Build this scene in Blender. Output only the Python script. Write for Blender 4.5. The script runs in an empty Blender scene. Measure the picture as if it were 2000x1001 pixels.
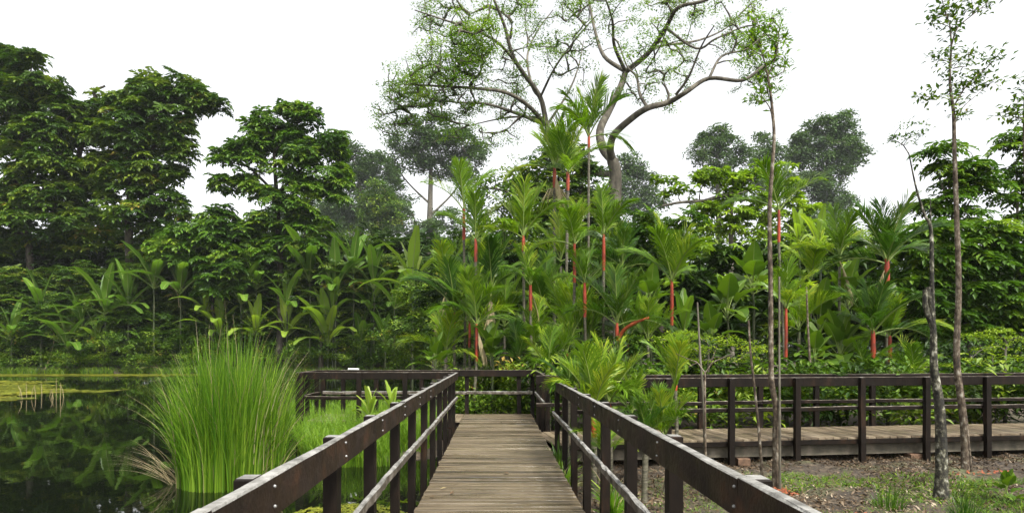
import bpy, math, random
import numpy as np
from math import radians as R, sin, cos, pi
random.seed(7); RNG = np.random.default_rng(7)
sc = bpy.context.scene; COL = sc.collection

# ------------------------------------------------------------------ camera, sky, sun, exposure
HOR, VPX, F, CAMH = 684.0, 970.0, 1200.0, 1.6
cd = bpy.data.cameras.new('camera'); cam = bpy.data.objects.new('camera', cd); COL.objects.link(cam)
cam.location = (0, 0, CAMH); cam.rotation_euler = (R(90), 0, 0)
cd.sensor_width = 36; cd.lens = 36 * F / 2000; cd.shift_x = 30 / 2000; cd.shift_y = (HOR - 500.5) / 2000
cd.clip_start = .05; cd.clip_end = 3000
sc.camera = cam
SUN_EL, SUN_AZ = R(56), R(150)          # azimuth from +Y towards +X: high, behind the camera on the right
w = bpy.data.worlds.new('World'); sc.world = w; w.use_nodes = True
nt = w.node_tree; nt.nodes.clear()
sky = nt.nodes.new('ShaderNodeTexSky'); sky.sky_type = 'NISHITA'; sky.sun_disc = False
sky.sun_elevation = SUN_EL; sky.sun_rotation = SUN_AZ; sky.air_density = 1.0; sky.dust_density = 4.0
hs = nt.nodes.new('ShaderNodeHueSaturation'); hs.inputs['Saturation'].default_value = .10
bgn = nt.nodes.new('ShaderNodeBackground'); bgn.inputs['Strength'].default_value = .15
wo = nt.nodes.new('ShaderNodeOutputWorld')
nt.links.new(sky.outputs[0], hs.inputs['Color']); nt.links.new(hs.outputs[0], bgn.inputs[0]); nt.links.new(bgn.outputs[0], wo.inputs[0])
sd = bpy.data.lights.new('sun', 'SUN'); sd.energy = 2.4; sd.angle = R(10); sd.color = (1, .96, .88)
sun = bpy.data.objects.new('sun', sd); COL.objects.link(sun)
sun.rotation_euler = (R(90) - SUN_EL, 0, pi - SUN_AZ); sun.location = (10, 20, 40)
sc.view_settings.view_transform = 'Standard'; sc.view_settings.look = 'None'
sc.view_settings.exposure = 1.35; sc.view_settings.gamma = 1
sc.cycles.max_bounces = 6; sc.cycles.diffuse_bounces = 3; sc.cycles.glossy_bounces = 2
sc.cycles.transmission_bounces = 3; sc.cycles.volume_bounces = 0
sc.cycles.use_denoising = True

# ------------------------------------------------------------------ small helpers
def at(px, py, Y):
    return np.array([(px - VPX) / F * Y, Y, CAMH + (HOR - py) / F * Y])
def gx(px, Y): return (px - VPX) / F * Y

class MB:
    """collects polygons, builds ONE mesh object"""
    def __init__(s): s.V = []; s.n = 0; s.P = []; s.A = []
    def add(s, V, Fc, mi=0, smooth=False, tone=None):
        V = np.asarray(V, float).reshape(-1, 3); Fc = np.asarray(Fc, int)
        s.V.append(V); s.P.append((Fc + s.n, mi, smooth)); s.n += len(V); s.A.append(np.full(len(V), .5) if tone is None else tone)
    def mesh(s, name, mats, origin=(0, 0, 0)):
        me = bpy.data.meshes.new(name)
        V = np.concatenate(s.V) - np.asarray(origin)
        lens = np.concatenate([np.full(len(f), f.shape[1]) for f, _, _ in s.P])
        loops = np.concatenate([f.ravel() for f, _, _ in s.P])
        mi = np.concatenate([np.full(len(f), m) for f, m, _ in s.P])
        sm = np.concatenate([np.full(len(f), q) for f, _, q in s.P])
        me.vertices.add(len(V)); me.vertices.foreach_set('co', V.ravel())
        me.loops.add(len(loops)); me.loops.foreach_set('vertex_index', loops)
        me.polygons.add(len(lens)); st = np.concatenate([[0], np.cumsum(lens)[:-1]])
        me.polygons.foreach_set('loop_start', st)
        me.polygons.foreach_set('material_index', mi); me.polygons.foreach_set('use_smooth', sm)
        for m in (mats if isinstance(mats, (list, tuple)) else [mats]): me.materials.append(m)
        if s.A:
            at_ = me.attributes.new('tone', 'FLOAT', 'POINT'); at_.data.foreach_set('value', np.concatenate(s.A).astype(np.float32))
        me.update(calc_edges=True)
        return me
    def build(s, name, mats, parent=None):
        org = parent.location if parent is not None else (0, 0, 0)
        return link(name, s.mesh(name, mats, tuple(org)), parent)

def link(name, me, parent=None, loc=(0, 0, 0), rz=0, scale=None):
    o = bpy.data.objects.new(name, me); COL.objects.link(o)
    if parent is not None: o.parent = parent
    o.location = loc; o.rotation_euler = (0, 0, rz)
    if scale is not None: o.scale = (scale,) * 3
    return o
def tag(o, label=None, cat=None, group=None, kind=None):
    if label: o['label'] = label
    if cat: o['category'] = cat
    if group: o['group'] = group
    if kind: o['kind'] = kind
    return o
def thing(name, label, cat, loc, group=None):
    o = bpy.data.objects.new(name, None); COL.objects.link(o); o.location = [float(a) for a in loc]
    o.empty_display_size = .2
    return tag(o, label, cat, group)
def dup(root, loc, rz, label, scale=1):
    r = root.copy(); COL.objects.link(r); r.location = [float(a) for a in loc]; r.rotation_euler = (0, 0, rz); r.scale = (scale,) * 3
    r['label'] = label
    for ch in list(root.children):
        c = ch.copy(); COL.objects.link(c); c.parent = r
        for g in ch.children:
            d = g.copy(); COL.objects.link(d); d.parent = c
    return r

def noise(p, s=1.0, seed=0):
    """cheap smooth pseudo noise in -1..1"""
    p = np.asarray(p) * s; x, y, z = p[..., 0], p[..., 1], p[..., 2]
    a = seed * 1.7
    return (np.sin(x * 1.7 + 2.1 * np.sin(y * 1.3 + a) + a) + np.sin(y * 2.1 + 1.7 * np.sin(z * 1.9 + a * 2)) +
            np.sin(z * 2.3 + 1.9 * np.sin(x * 1.1 - a))) / 3

def tube(mb, pts, rad, sides=6, mi=0, smooth=True, cap=False):
    pts = np.asarray(pts, float); n = len(pts); rad = np.broadcast_to(np.asarray(rad, float), (n,))
    t = np.gradient(pts, axis=0); t /= np.linalg.norm(t, axis=1)[:, None] + 1e-9
    ref = np.array([0.13, 1, .07]) if abs(t[0][2]) > .7 else np.array([0, 0, 1.])
    u = np.cross(t, ref); u /= np.linalg.norm(u, axis=1)[:, None] + 1e-9
    v = np.cross(t, u)
    a = np.linspace(0, 2 * pi, sides, endpoint=False)
    V = pts[:, None] + rad[:, None, None] * (np.cos(a)[None, :, None] * u[:, None] + np.sin(a)[None, :, None] * v[:, None])
    i = np.arange(n - 1)[:, None] * sides; j = np.arange(sides)[None]; jn = (j + 1) % sides
    Fq = np.stack([i + j, i + jn, i + sides + jn, i + sides + j], -1).reshape(-1, 4)
    mb.add(V, Fq, mi, smooth)
    if cap: mb.add(V[-1], [list(range(sides))], mi)

def smooth_path(pts, k=6):
    """Catmull-Rom through points"""
    P = np.asarray(pts, float); P = np.vstack([2 * P[0] - P[1], P, 2 * P[-1] - P[-2]]); out = []
    for i in range(1, len(P) - 2):
        for t in np.linspace(0, 1, k, endpoint=False):
            a, b, c, d = P[i - 1:i + 3]
            out.append(.5 * (2 * b + (c - a) * t + (2 * a - 5 * b + 4 * c - d) * t * t + (3 * b - a - 3 * c + d) * t ** 3))
    out.append(P[-2]); return np.array(out)

def beam(mb, A, B, wd, h, ch=.006, seg=.35, wob=.0015, mi_top=1, up=(0, 0, 1), seed=0):
    """chamfered timber from A to B (centre line of its TOP face... A,B at box centre), wd across, h high"""
    A = np.asarray(A, float); B = np.asarray(B, float); L = np.linalg.norm(B - A); t = (B - A) / L
    up = np.asarray(up, float); s = np.cross(t, up); s /= np.linalg.norm(s); u = np.cross(s, t)
    a, b, c = wd / 2, h / 2, ch
    prof = [(-a, -b + c), (-a, b - c), (-a + c, b), (a - c, b), (a, b - c), (a, -b + c), (a - c, -b), (-a + c, -b)]
    n = max(2, int(L / seg) + 1); rings = []
    rr = np.random.default_rng(seed + int(abs(A[0] * 131 + A[1] * 17 + A[2] * 7) * 10) % 9999)
    for k in range(n):
        p = A + t * L * k / (n - 1)
        rings.append([p + s * x + u * y + rr.normal(0, wob, 3) for x, y in prof])
    V = np.array(rings).reshape(-1, 3); f0, f1 = [], []
    for k in range(n - 1):
        for j in range(8):
            jn = (j + 1) % 8; q = [k * 8 + j, k * 8 + jn, k * 8 + 8 + jn, k * 8 + 8 + j]
            (f1 if j in (1, 2, 3) else f0).append(q)
    mb.add(V, f0, 0); mb.add(V[:0].reshape(0, 3), np.array(f1) - 0 - 0, mi_top) if False else None
    # top faces share the vertices just added
    mb.P.append((np.array(f1) + mb.n - len(V), mi_top, False))
    mb.P.append((np.array([[7, 6, 5, 4, 3, 2, 1, 0], [(n - 1) * 8 + j for j in range(8)]]) + mb.n - len(V), 0, False))

# ------------------------------------------------------------------ materials
def newmat(name):
    m = bpy.data.materials.new(name); m.use_nodes = True; n = m.node_tree.nodes; n.clear()
    out = n.new('ShaderNodeOutputMaterial'); return m, m.node_tree, out
def N(nt, t, **kw):
    nd = nt.nodes.new(t)
    for k, v in kw.items():
        if k in nd.inputs.keys(): nd.inputs[k].default_value = v
        else: setattr(nd, k, v)
    return nd
def ramp(nt, fac, stops):
    r = nt.nodes.new('ShaderNodeValToRGB'); e = r.color_ramp.elements
    while len(e) < len(stops): e.new(.5)
    for i, (p, c) in enumerate(stops): e[i].position = p; e[i].color = (*c, 1)
    nt.links.new(fac, r.inputs[0]); return r.outputs[0]

def leaf_mat(name, dark, mid, light, trans=.3, rough=.5, tcol=None, scale=.25, spec=.22, odd=None, obj=False):
    if tcol is None: dark, mid, light = [(c[0] * 1.05, c[1] * .78, c[2] * .6) for c in (dark, mid, light)]
    m, nt, out = newmat(name); L = nt.links.new
    geo = N(nt, 'ShaderNodeNewGeometry'); no = N(nt, 'ShaderNodeTexNoise', Scale=scale, Detail=3)
    tc = N(nt, 'ShaderNodeTexCoord'); L(tc.outputs['Object'], no.inputs['Vector'])
    mx = N(nt, 'ShaderNodeMath', operation='MULTIPLY_ADD'); L(geo.outputs['Random Per Island'], mx.inputs[0]); mx.inputs[1].default_value = .35
    s2 = N(nt, 'ShaderNodeMath', operation='MULTIPLY_ADD'); L(no.outputs[0], s2.inputs[0]); s2.inputs[1].default_value = .8; s2.inputs[2].default_value = -.58
    if obj:
        oi = N(nt, 'ShaderNodeObjectInfo'); om = N(nt, 'ShaderNodeMapRange'); L(oi.outputs['Random'], om.inputs[0]); om.inputs[3].default_value = .22; om.inputs[4].default_value = .72; tn = om.outputs[0]
    else:
        av = N(nt, 'ShaderNodeAttribute', attribute_name='tone'); tn = av.outputs['Fac']
    s3 = N(nt, 'ShaderNodeMath', operation='MULTIPLY_ADD'); L(tn, s3.inputs[0]); s3.inputs[1].default_value = .9; L(s2.outputs[0], s3.inputs[2])
    L(s3.outputs[0], mx.inputs[2])
    st = [(0, dark), (.5, mid), (1, light)]
    if odd: st = [(0, dark), (.45, mid), (.93, light), (1, odd)]
    c = ramp(nt, mx.outputs[0], st)
    p = N(nt, 'ShaderNodeBsdfPrincipled', Roughness=rough); p.inputs['Specular IOR Level'].default_value = spec
    L(c, p.inputs['Base Color'])
    tr = N(nt, 'ShaderNodeBsdfTranslucent'); h = N(nt, 'ShaderNodeMixRGB', blend_type='MULTIPLY', Fac=1.0)
    L(c, h.inputs[1]); h.inputs[2].default_value = (*(tcol or (1.5, 1.6, .6)), 1); L(h.outputs[0], tr.inputs[0])
    mix = N(nt, 'ShaderNodeMixShader', Fac=trans); L(p.outputs[0], mix.inputs[1]); L(tr.outputs[0], mix.inputs[2])
    L(mix.outputs[0], out.inputs[0]); return m

def solid_mat(name, stops, scale=8, rough=.8, stretch=(1, 1, 1), bump=.3, detail=6, island=.0, spec=.4, bscale=None, rrange=None):
    m, nt, out = newmat(name); L = nt.links.new
    tc = N(nt, 'ShaderNodeTexCoord'); mp = N(nt, 'ShaderNodeMapping'); mp.inputs['Scale'].default_value = stretch
    L(tc.outputs['Object'], mp.inputs[0])
    no = N(nt, 'ShaderNodeTexNoise', Scale=scale, Detail=detail, Roughness=.65); L(mp.outputs[0], no.inputs['Vector'])
    fac = no.outputs[0]
    if island:
        geo = N(nt, 'ShaderNodeNewGeometry')
        a = N(nt, 'ShaderNodeMath', operation='MULTIPLY_ADD'); L(geo.outputs['Random Per Island'], a.inputs[0]); a.inputs[1].default_value = island
        b = N(nt, 'ShaderNodeMath', operation='SUBTRACT'); L(no.outputs[0], b.inputs[0]); b.inputs[1].default_value = island / 2
        L(b.outputs[0], a.inputs[2]); fac = a.outputs[0]
    c = ramp(nt, fac, stops)
    p = N(nt, 'ShaderNodeBsdfPrincipled', Roughness=rough); p.inputs['Specular IOR Level'].default_value = spec; L(c, p.inputs['Base Color'])
    if rrange:
        rn = N(nt, 'ShaderNodeTexNoise', Scale=rrange[2], Detail=4); L(mp.outputs[0], rn.inputs['Vector'])
        mr = N(nt, 'ShaderNodeMapRange'); L(rn.outputs[0], mr.inputs[0]); mr.inputs[1].default_value = .35; mr.inputs[2].default_value = .65
        mr.inputs[3].default_value = rrange[0]; mr.inputs[4].default_value = rrange[1]; L(mr.outputs[0], p.inputs['Roughness'])
    if bump:
        bn = N(nt, 'ShaderNodeTexNoise', Scale=bscale or scale * 3, Detail=6); L(mp.outputs[0], bn.inputs['Vector'])
        b = N(nt, 'ShaderNodeBump', Strength=bump, Distance=.02); L(bn.outputs[0], b.inputs['Height']); L(b.outputs[0], p.inputs['Normal'])
    L(p.outputs[0], out.inputs[0]); return m

M = {}
M['whorl'] = leaf_mat('broad_canopy_leaf', (.015, .055, .007), (.05, .135, .013), (.15, .27, .028), .28, scale=.3, odd=(.22, .16, .03))
M['whorl_b'] = leaf_mat('glossy_tree_leaf', (.018, .065, .007), (.055, .165, .013), (.16, .32, .028), .28, scale=.35)
M['rain'] = leaf_mat('raintree_leaf', (.04, .12, .015), (.10, .24, .025), (.19, .36, .045), .38, scale=.12)
M['far'] = leaf_mat('far_tree_leaf', (.035, .095, .04), (.06, .15, .055), (.10, .22, .07), .25, scale=.12)
M['lime'] = leaf_mat('yellow_green_leaf', (.07, .17, .02), (.16, .34, .035), (.28, .50, .05), .35, scale=.25)
M['limer'] = leaf_mat('pale_lime_leaf', (.10, .22, .02), (.19, .36, .035), (.32, .5, .06), .35, scale=.6)
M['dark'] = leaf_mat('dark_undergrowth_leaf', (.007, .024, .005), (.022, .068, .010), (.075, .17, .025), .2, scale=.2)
M['mid'] = leaf_mat('mid_green_leaf', (.018, .065, .008), (.07, .18, .016), (.19, .34, .035), .28, scale=.3, odd=(.25, .17, .04))
M['palm'] = leaf_mat('palm_frond', (.03, .11, .008), (.12, .28, .02), (.42, .56, .08), .35, rough=.33, scale=.5, obj=True)
M['palm_d'] = leaf_mat('palm_frond_dark', (.012, .055, .008), (.045, .14, .014), (.17, .29, .035), .3, rough=.3, scale=.5, obj=True)
M['banana'] = leaf_mat('banana_leaf', (.035, .11, .015), (.08, .21, .03), (.18, .36, .06), .35, rough=.35, scale=.5, obj=True)
M['bananay'] = leaf_mat('banana_leaf_light', (.09, .22, .03), (.17, .34, .05), (.3, .47, .09), .38, rough=.35, scale=.5, obj=True)
M['reed'] = leaf_mat('reed_blade', (.03, .12, .01), (.09, .24, .02), (.22, .42, .06), .35, rough=.4, scale=.6)
M['sedge'] = leaf_mat('sedge_blade', (.06, .17, .015), (.12, .30, .03), (.22, .42, .05), .35, rough=.4, scale=.8)
M['dry'] = leaf_mat('dry_blade', (.16, .12, .06), (.3, .25, .13), (.5, .45, .3), .2, scale=1, tcol=(1, 1, 1))
M['litter'] = leaf_mat('fallen_leaf', (.02, .012, .006), (.10, .065, .035), (.34, .28, .2), .1, scale=1.2, tcol=(1, 1, 1))
M['duck'] = leaf_mat('duckweed', (.05, .09, .01), (.13, .19, .018), (.26, .32, .045), .1, scale=.35)
M['bark'] = solid_mat('grey_bark', [(.3, (.03, .026, .018)), (.5, (.08, .07, .05)), (.7, (.18, .165, .13))], 5, .85, (1, 1, .35), .6)
M['barkd'] = solid_mat('dark_bark', [(.3, (.012, .01, .007)), (.55, (.04, .032, .022)), (.75, (.1, .09, .07))], 6, .85, (1, 1, .35), .6)
M['rainbark'] = solid_mat('raintree_bark', [(.3, (.025, .022, .015)), (.5, (.07, .06, .042)), (.7, (.16, .145, .11))], 2.5, .85, (1, 1, .35), .6)
M['lichen'] = solid_mat('lichened_bark', [(.32, (.012, .009, .006)), (.46, (.05, .034, .02)), (.56, (.12, .095, .065)), (.72, (.32, .3, .25))], 14, .85, (1, 1, .6), .9, bscale=30)
M['mossbark'] = solid_mat('black_mossy_bark', [(.36, (.006, .005, .004)), (.5, (.022, .02, .013)), (.57, (.09, .085, .055)), (.68, (.32, .31, .26))], 13, .9, (1, 1, .7), .9, bscale=30)
M['stem'] = solid_mat('palm_stem', [(.35, (.03, .028, .018)), (.5, (.08, .072, .045)), (.65, (.15, .14, .1))], 6, .7, (1, 1, 6), .4)
M['shaft'] = solid_mat('red_crownshaft', [(.3, (.045, .03, .01)), (.42, (.16, .018, .006)), (.55, (.27, .035, .010)), (.72, (.33, .09, .025))], 5, .55, (1, 1, .6), .1)
M['rachis'] = solid_mat('frond_rib', [(.3, (.09, .16, .03)), (.7, (.2, .24, .05))], 4, .5, bump=0)
M['bstem'] = solid_mat('pseudostem', [(.3, (.012, .02, .006)), (.5, (.035, .05, .015)), (.7, (.09, .08, .04))], 5, .6, (1, 1, .3), .2)
M['wood'] = solid_mat('dark_stained_timber', [(.25, (.005, .0035, .002)), (.45, (.015, .009, .005)), (.57, (.021, .013, .008)), (.72, (.05, .022, .010)), (.8, (.075, .03, .012))], 3.2, .55, (1, 1, 1), .3, bscale=40, rrange=(.45, .8, 7), spec=.2)
M['woodpost'] = solid_mat('black_stained_post', [(.3, (.004, .003, .002)), (.55, (.009, .006, .004)), (.8, (.035, .018, .009))], 6, .6, (1, 1, .3), .25, spec=.12)
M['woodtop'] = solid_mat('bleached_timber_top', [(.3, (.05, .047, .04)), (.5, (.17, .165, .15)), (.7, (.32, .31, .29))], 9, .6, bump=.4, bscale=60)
M['woodmid'] = solid_mat('weathered_mid_rail', [(.3, (.02, .016, .011)), (.5, (.075, .062, .046)), (.7, (.2, .18, .15))], 9, .7, spec=.2, bump=.5, bscale=50)
M['deck'] = solid_mat('wet_brown_deck_board', [(.25, (.022, .017, .010)), (.45, (.068, .051, .030)), (.58, (.11, .084, .050)), (.8, (.2, .165, .105))], 2.2, .4, (.5, 5, 1), .35, island=.3, spec=.5, bscale=14, rrange=(.15, .58, 1.6))
M['deckr'] = solid_mat('brown_deck_board', [(.25, (.05, .038, .024)), (.45, (.11, .082, .052)), (.58, (.16, .125, .08)), (.8, (.24, .2, .14))], 2.2, .5, (3, .6, 1), .35, island=.3, bscale=14, rrange=(.3, .65, 1.2))
M['concrete'] = solid_mat('stained_concrete', [(.3, (.03, .027, .02)), (.5, (.075, .065, .045)), (.7, (.14, .12, .09))], 4, .9, bump=.4)
M['brick'] = solid_mat('reddish_block', [(.3, (.06, .035, .02)), (.7, (.17, .10, .06))], 12, .9, bump=.3)
M['metal'] = solid_mat('galvanised_bolt', [(.3, (.1, .1, .095)), (.7, (.24, .24, .23))], 20, .35, bump=0, spec=.8)
M['white'] = solid_mat('white_plate', [(.3, (.75, .75, .75)), (.7, (.82, .82, .82))], 5, .5, bump=0)
M['orange'] = solid_mat('orange_litter', [(.3, (.12, .03, .01)), (.7, (.3, .08, .03))], 10, .8, bump=.2)
M['orangest'] = solid_mat('orange_petiole', [(.3, (.3, .05, .01)), (.7, (.42, .1, .03))], 8, .5, bump=0)

# ground
def ground_mat():
    m, nt, out = newmat('forest_floor'); L = nt.links.new
    tc = N(nt, 'ShaderNodeTexCoord')
    n1 = N(nt, 'ShaderNodeTexNoise', Scale=9., Detail=8, Roughness=.75); n2 = N(nt, 'ShaderNodeTexNoise', Scale=.8, Detail=5, Roughness=.6)
    vo = N(nt, 'ShaderNodeTexVoronoi', Scale=16.)
    for q in (n1, n2, vo): L(tc.outputs['Object'], q.inputs['Vector'])
    soil = ramp(nt, n1.outputs[0], [(.3, (.01, .007, .004)), (.5, (.032, .022, .012)), (.6, (.075, .054, .032)), (.75, (.2, .16, .10))])
    moss = ramp(nt, n1.outputs[0], [(.3, (.03, .05, .012)), (.55, (.09, .13, .03)), (.75, (.18, .24, .05))])
    msk = ramp(nt, n2.outputs[0], [(.5, (0, 0, 0)), (.75, (.7, .7, .7))])
    mx = N(nt, 'ShaderNodeMixRGB'); L(msk, mx.inputs[0]); L(soil, mx.inputs[1]); L(moss, mx.inputs[2])
    p = N(nt, 'ShaderNodeBsdfPrincipled', Roughness=.85); L(mx.outputs[0], p.inputs['Base Color'])
    a = N(nt, 'ShaderNodeMath', operation='ADD'); L(n1.outputs[0], a.inputs[0]); L(vo.outputs[0], a.inputs[1])
    b = N(nt, 'ShaderNodeBump', Strength=.5, Distance=.03); L(a.outputs[0], b.inputs['Height']); L(b.outputs[0], p.inputs['Normal'])
    L(p.outputs[0], out.inputs[0]); return m
def water_mat():
    m, nt, out = newmat('dark_pond_water'); L = nt.links.new
    tc = N(nt, 'ShaderNodeTexCoord'); mp = N(nt, 'ShaderNodeMapping'); mp.inputs['Scale'].default_value = (1, .5, 1); L(tc.outputs['Object'], mp.inputs[0])
    n1 = N(nt, 'ShaderNodeTexNoise', Scale=1.6, Detail=3); L(mp.outputs[0], n1.inputs['Vector'])
    p = N(nt, 'ShaderNodeBsdfPrincipled', Roughness=.02, IOR=1.4); p.inputs['Base Color'].default_value = (.003, .0045, .002, 1)
    b = N(nt, 'ShaderNodeBump', Strength=.06, Distance=.04); L(n1.outputs[0], b.inputs['Height']); L(b.outputs[0], p.inputs['Normal'])
    L(p.outputs[0], out.inputs[0]); return m

# ------------------------------------------------------------------ terrain and water
WATER = -.55
def ground_z(x, y):
    x = np.asarray(x, float); y = np.asarray(y, float)
    wob = .5 * np.sin(y * .9) + .35 * np.sin(y * 2.3 + 1) + .25 * np.sin(x * 1.7)
    near = x - (-.2 - .6 * (y > 12) + wob * .5)
    shore = np.where(y < 16, near, x - (-1.2 - .085 * (y - 16) - .6 + wob * .6))
    far = y - (56.1 + .35 * np.sin(x * .23) + .25 * np.sin(x * .9))
    bed = 1.0 - np.hypot((x + 2.4) / 2.5, (y - 13.6) / 2.6)         # the sedge bed in front of the bay
    bed2 = (.6 - np.hypot((x + 1.5) / .9, (y - 7.6) / 1.1))*.8      # small mossy islet beside the boardwalk
    d = np.maximum(np.maximum(shore, far), np.maximum(bed * 1.2, bed2))
    t = np.clip((d + .7) / 1.5, 0, 1); s = t * t * (3 - 2 * t)
    z = -1.15 + .70 * s
    z += .04 * np.sin(x * 3.1 + np.sin(y * 2.3)) * np.sin(y * 2.7) * s + .03 * np.sin(x * 7.3 + 1.3) * np.sin(y * 6.1) * s
    z += np.clip((y - 22) / 60, 0, 1) * .7 * s
    return z
def gz(x, y): return float(ground_z(x, y))

xs = np.unique(np.concatenate([np.linspace(-600, -80, 14), np.linspace(-80, -14, 67), np.linspace(-14, 16, 201), np.linspace(16, 60, 45), np.linspace(60, 600, 14)]))
ys = np.unique(np.concatenate([np.linspace(-300, -6, 8), np.linspace(-6, 22, 187), np.linspace(22, 90, 70), np.linspace(90, 800, 14)]))
GX, GY = np.meshgrid(xs, ys); GZ = ground_z(GX, GY)
nx = len(xs); I = (np.arange(len(ys) - 1)[:, None] * nx + np.arange(nx - 1)[None]).ravel()
mb = MB(); mb.add(np.stack([GX, GY, GZ], -1), np.stack([I, I + 1, I + 1 + nx, I + nx], -1), 0, True)
tag(mb.build('ground', ground_mat()), 'forest floor of brown leaf litter and moss around the pond', 'ground', kind='structure')
mb = MB(); mb.add([(-160, -60, WATER), (12, -60, WATER), (12, 66, WATER), (-160, 66, WATER)], [[0, 1, 2, 3]])
tag(mb.build('water', water_mat()), 'dark still pond mirroring the trees', 'water', kind='structure')

# ------------------------------------------------------------------ boardwalks
CX = .03
def planks(mb, p0, p1, half, wd=.138, gap=.009, th=.035, seed=1):
    """boards laid across the line p0-p1 (xy), top at z about 0"""
    rr = np.random.default_rng(seed); p0 = np.array([*p0, 0.]); p1 = np.array([*p1, 0.]); L = np.linalg.norm(p1 - p0); t = (p1 - p0) / L; s = np.cross(t, (0, 0, 1))
    k = 0; y = 0
    while y + wd < L:
        c = p0 + t * (y + wd / 2); dz = rr.normal(-th / 2, .0012); e = rr.normal(0, .006, 2)
        tl = rr.normal(0, .002)
        beam(mb, c - s * (half + e[0]) + (0, 0, dz - tl), c + s * (half + e[1]) + (0, 0, dz + tl), wd, th, .004, .9, .0006, 0, seed=k)
        y += wd + gap; k += 1
t = thing('boardwalk', 'brown plank boardwalk running straight away from the viewer between two railings', 'boardwalk', (CX, 7, 0))
mb = MB(); planks(mb, (CX, -1.2), (CX, 15.55), .845); mb.build('deck', M['deck'], t)
for s in (-1, 1):
    mb = MB(); beam(mb, (CX + s * .70, -1.2, -.135), (CX + s * .70, 15.5, -.135), .07, .19, mi_top=0); mb.build('joist', M['woodpost'], t)
for y in np.arange(.9, 15, 2.3):
    mb = MB(); beam(mb, (CX - .9, y, -.32), (CX + .9, y, -.32), .12, .16, mi_top=0); mb.build('crossbeam', M['woodpost'], t)

# the side walk to the right: front edge from E0 to E1, back edge 1.5 m behind
E0, E1 = np.array([.97, 10.6]), np.array([17.0, 12.83])
dirr = (E1 - E0) / np.linalg.norm(E1 - E0); nrm = np.array([-dirr[1], dirr[0]])
WR = 1.50
t = thing('boardwalk', 'side boardwalk crossing low over the leaf litter to the right edge', 'boardwalk', (5, 12, 0))
mb = MB(); c0 = E0 + nrm * WR / 2; c1 = E1 + nrm * WR / 2; planks(mb, c0, c1, WR / 2 - .01, seed=5); mb.build('deck', M['deckr'], t)
def v3(p, z): return np.array([p[0], p[1], z])
mb = MB(); beam(mb, v3(E0 + nrm * .03, -.085), v3(E1 + nrm * .03, -.085), .04, .09, mi_top=0); mb.build('edge_board', M['woodpost'], t)
mb = MB(); beam(mb, v3(E0 + nrm * .18, -.225), v3(E1 + nrm * .18, -.225), .1, .24, mi_top=0, seg=.5); mb.build('bearer', M['concrete'], t)
mb = MB(); beam(mb, v3(E0 + nrm * (WR - .15), -.2), v3(E1 + nrm * (WR - .15), -.2), .1, .24, mi_top=0); mb.build('bearer', M['woodpost'], t)
for px in (1446, 1812):
    x = gx(px, 11.3); y = E0[1] + (x - E0[0]) * dirr[1] / dirr[0] + .12
    mb = MB(); beam(mb, (x - .11, y, -.42), (x + .11, y, -.42), .2, .13, ch=.012, mi_top=0, seg=.1); mb.build('footing', M['brick'], t)
# low dark boards closing the crawl space at the back
t = thing('boardwalk', 'short viewing bay of the boardwalk reaching left over the sedges', 'boardwalk', (-2.5, 14.8, 0))
mb = MB(); planks(mb, (-.83, 14.77), (-4.4, 14.77), .74, seed=9); mb.build('deck', M['deckr'], t)
mb = MB(); beam(mb, (-.83, 14.1, -.13), (-4.4, 14.1, -.13), .06, .18, mi_top=0); mb.build('edge_board', M['woodpost'], t)
mb = MB(); beam(mb, (-.83, 15.4, -.13), (-4.4, 15.4, -.13), .06, .18, mi_top=0); mb.build('edge_board', M['woodpost'], t)

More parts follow.
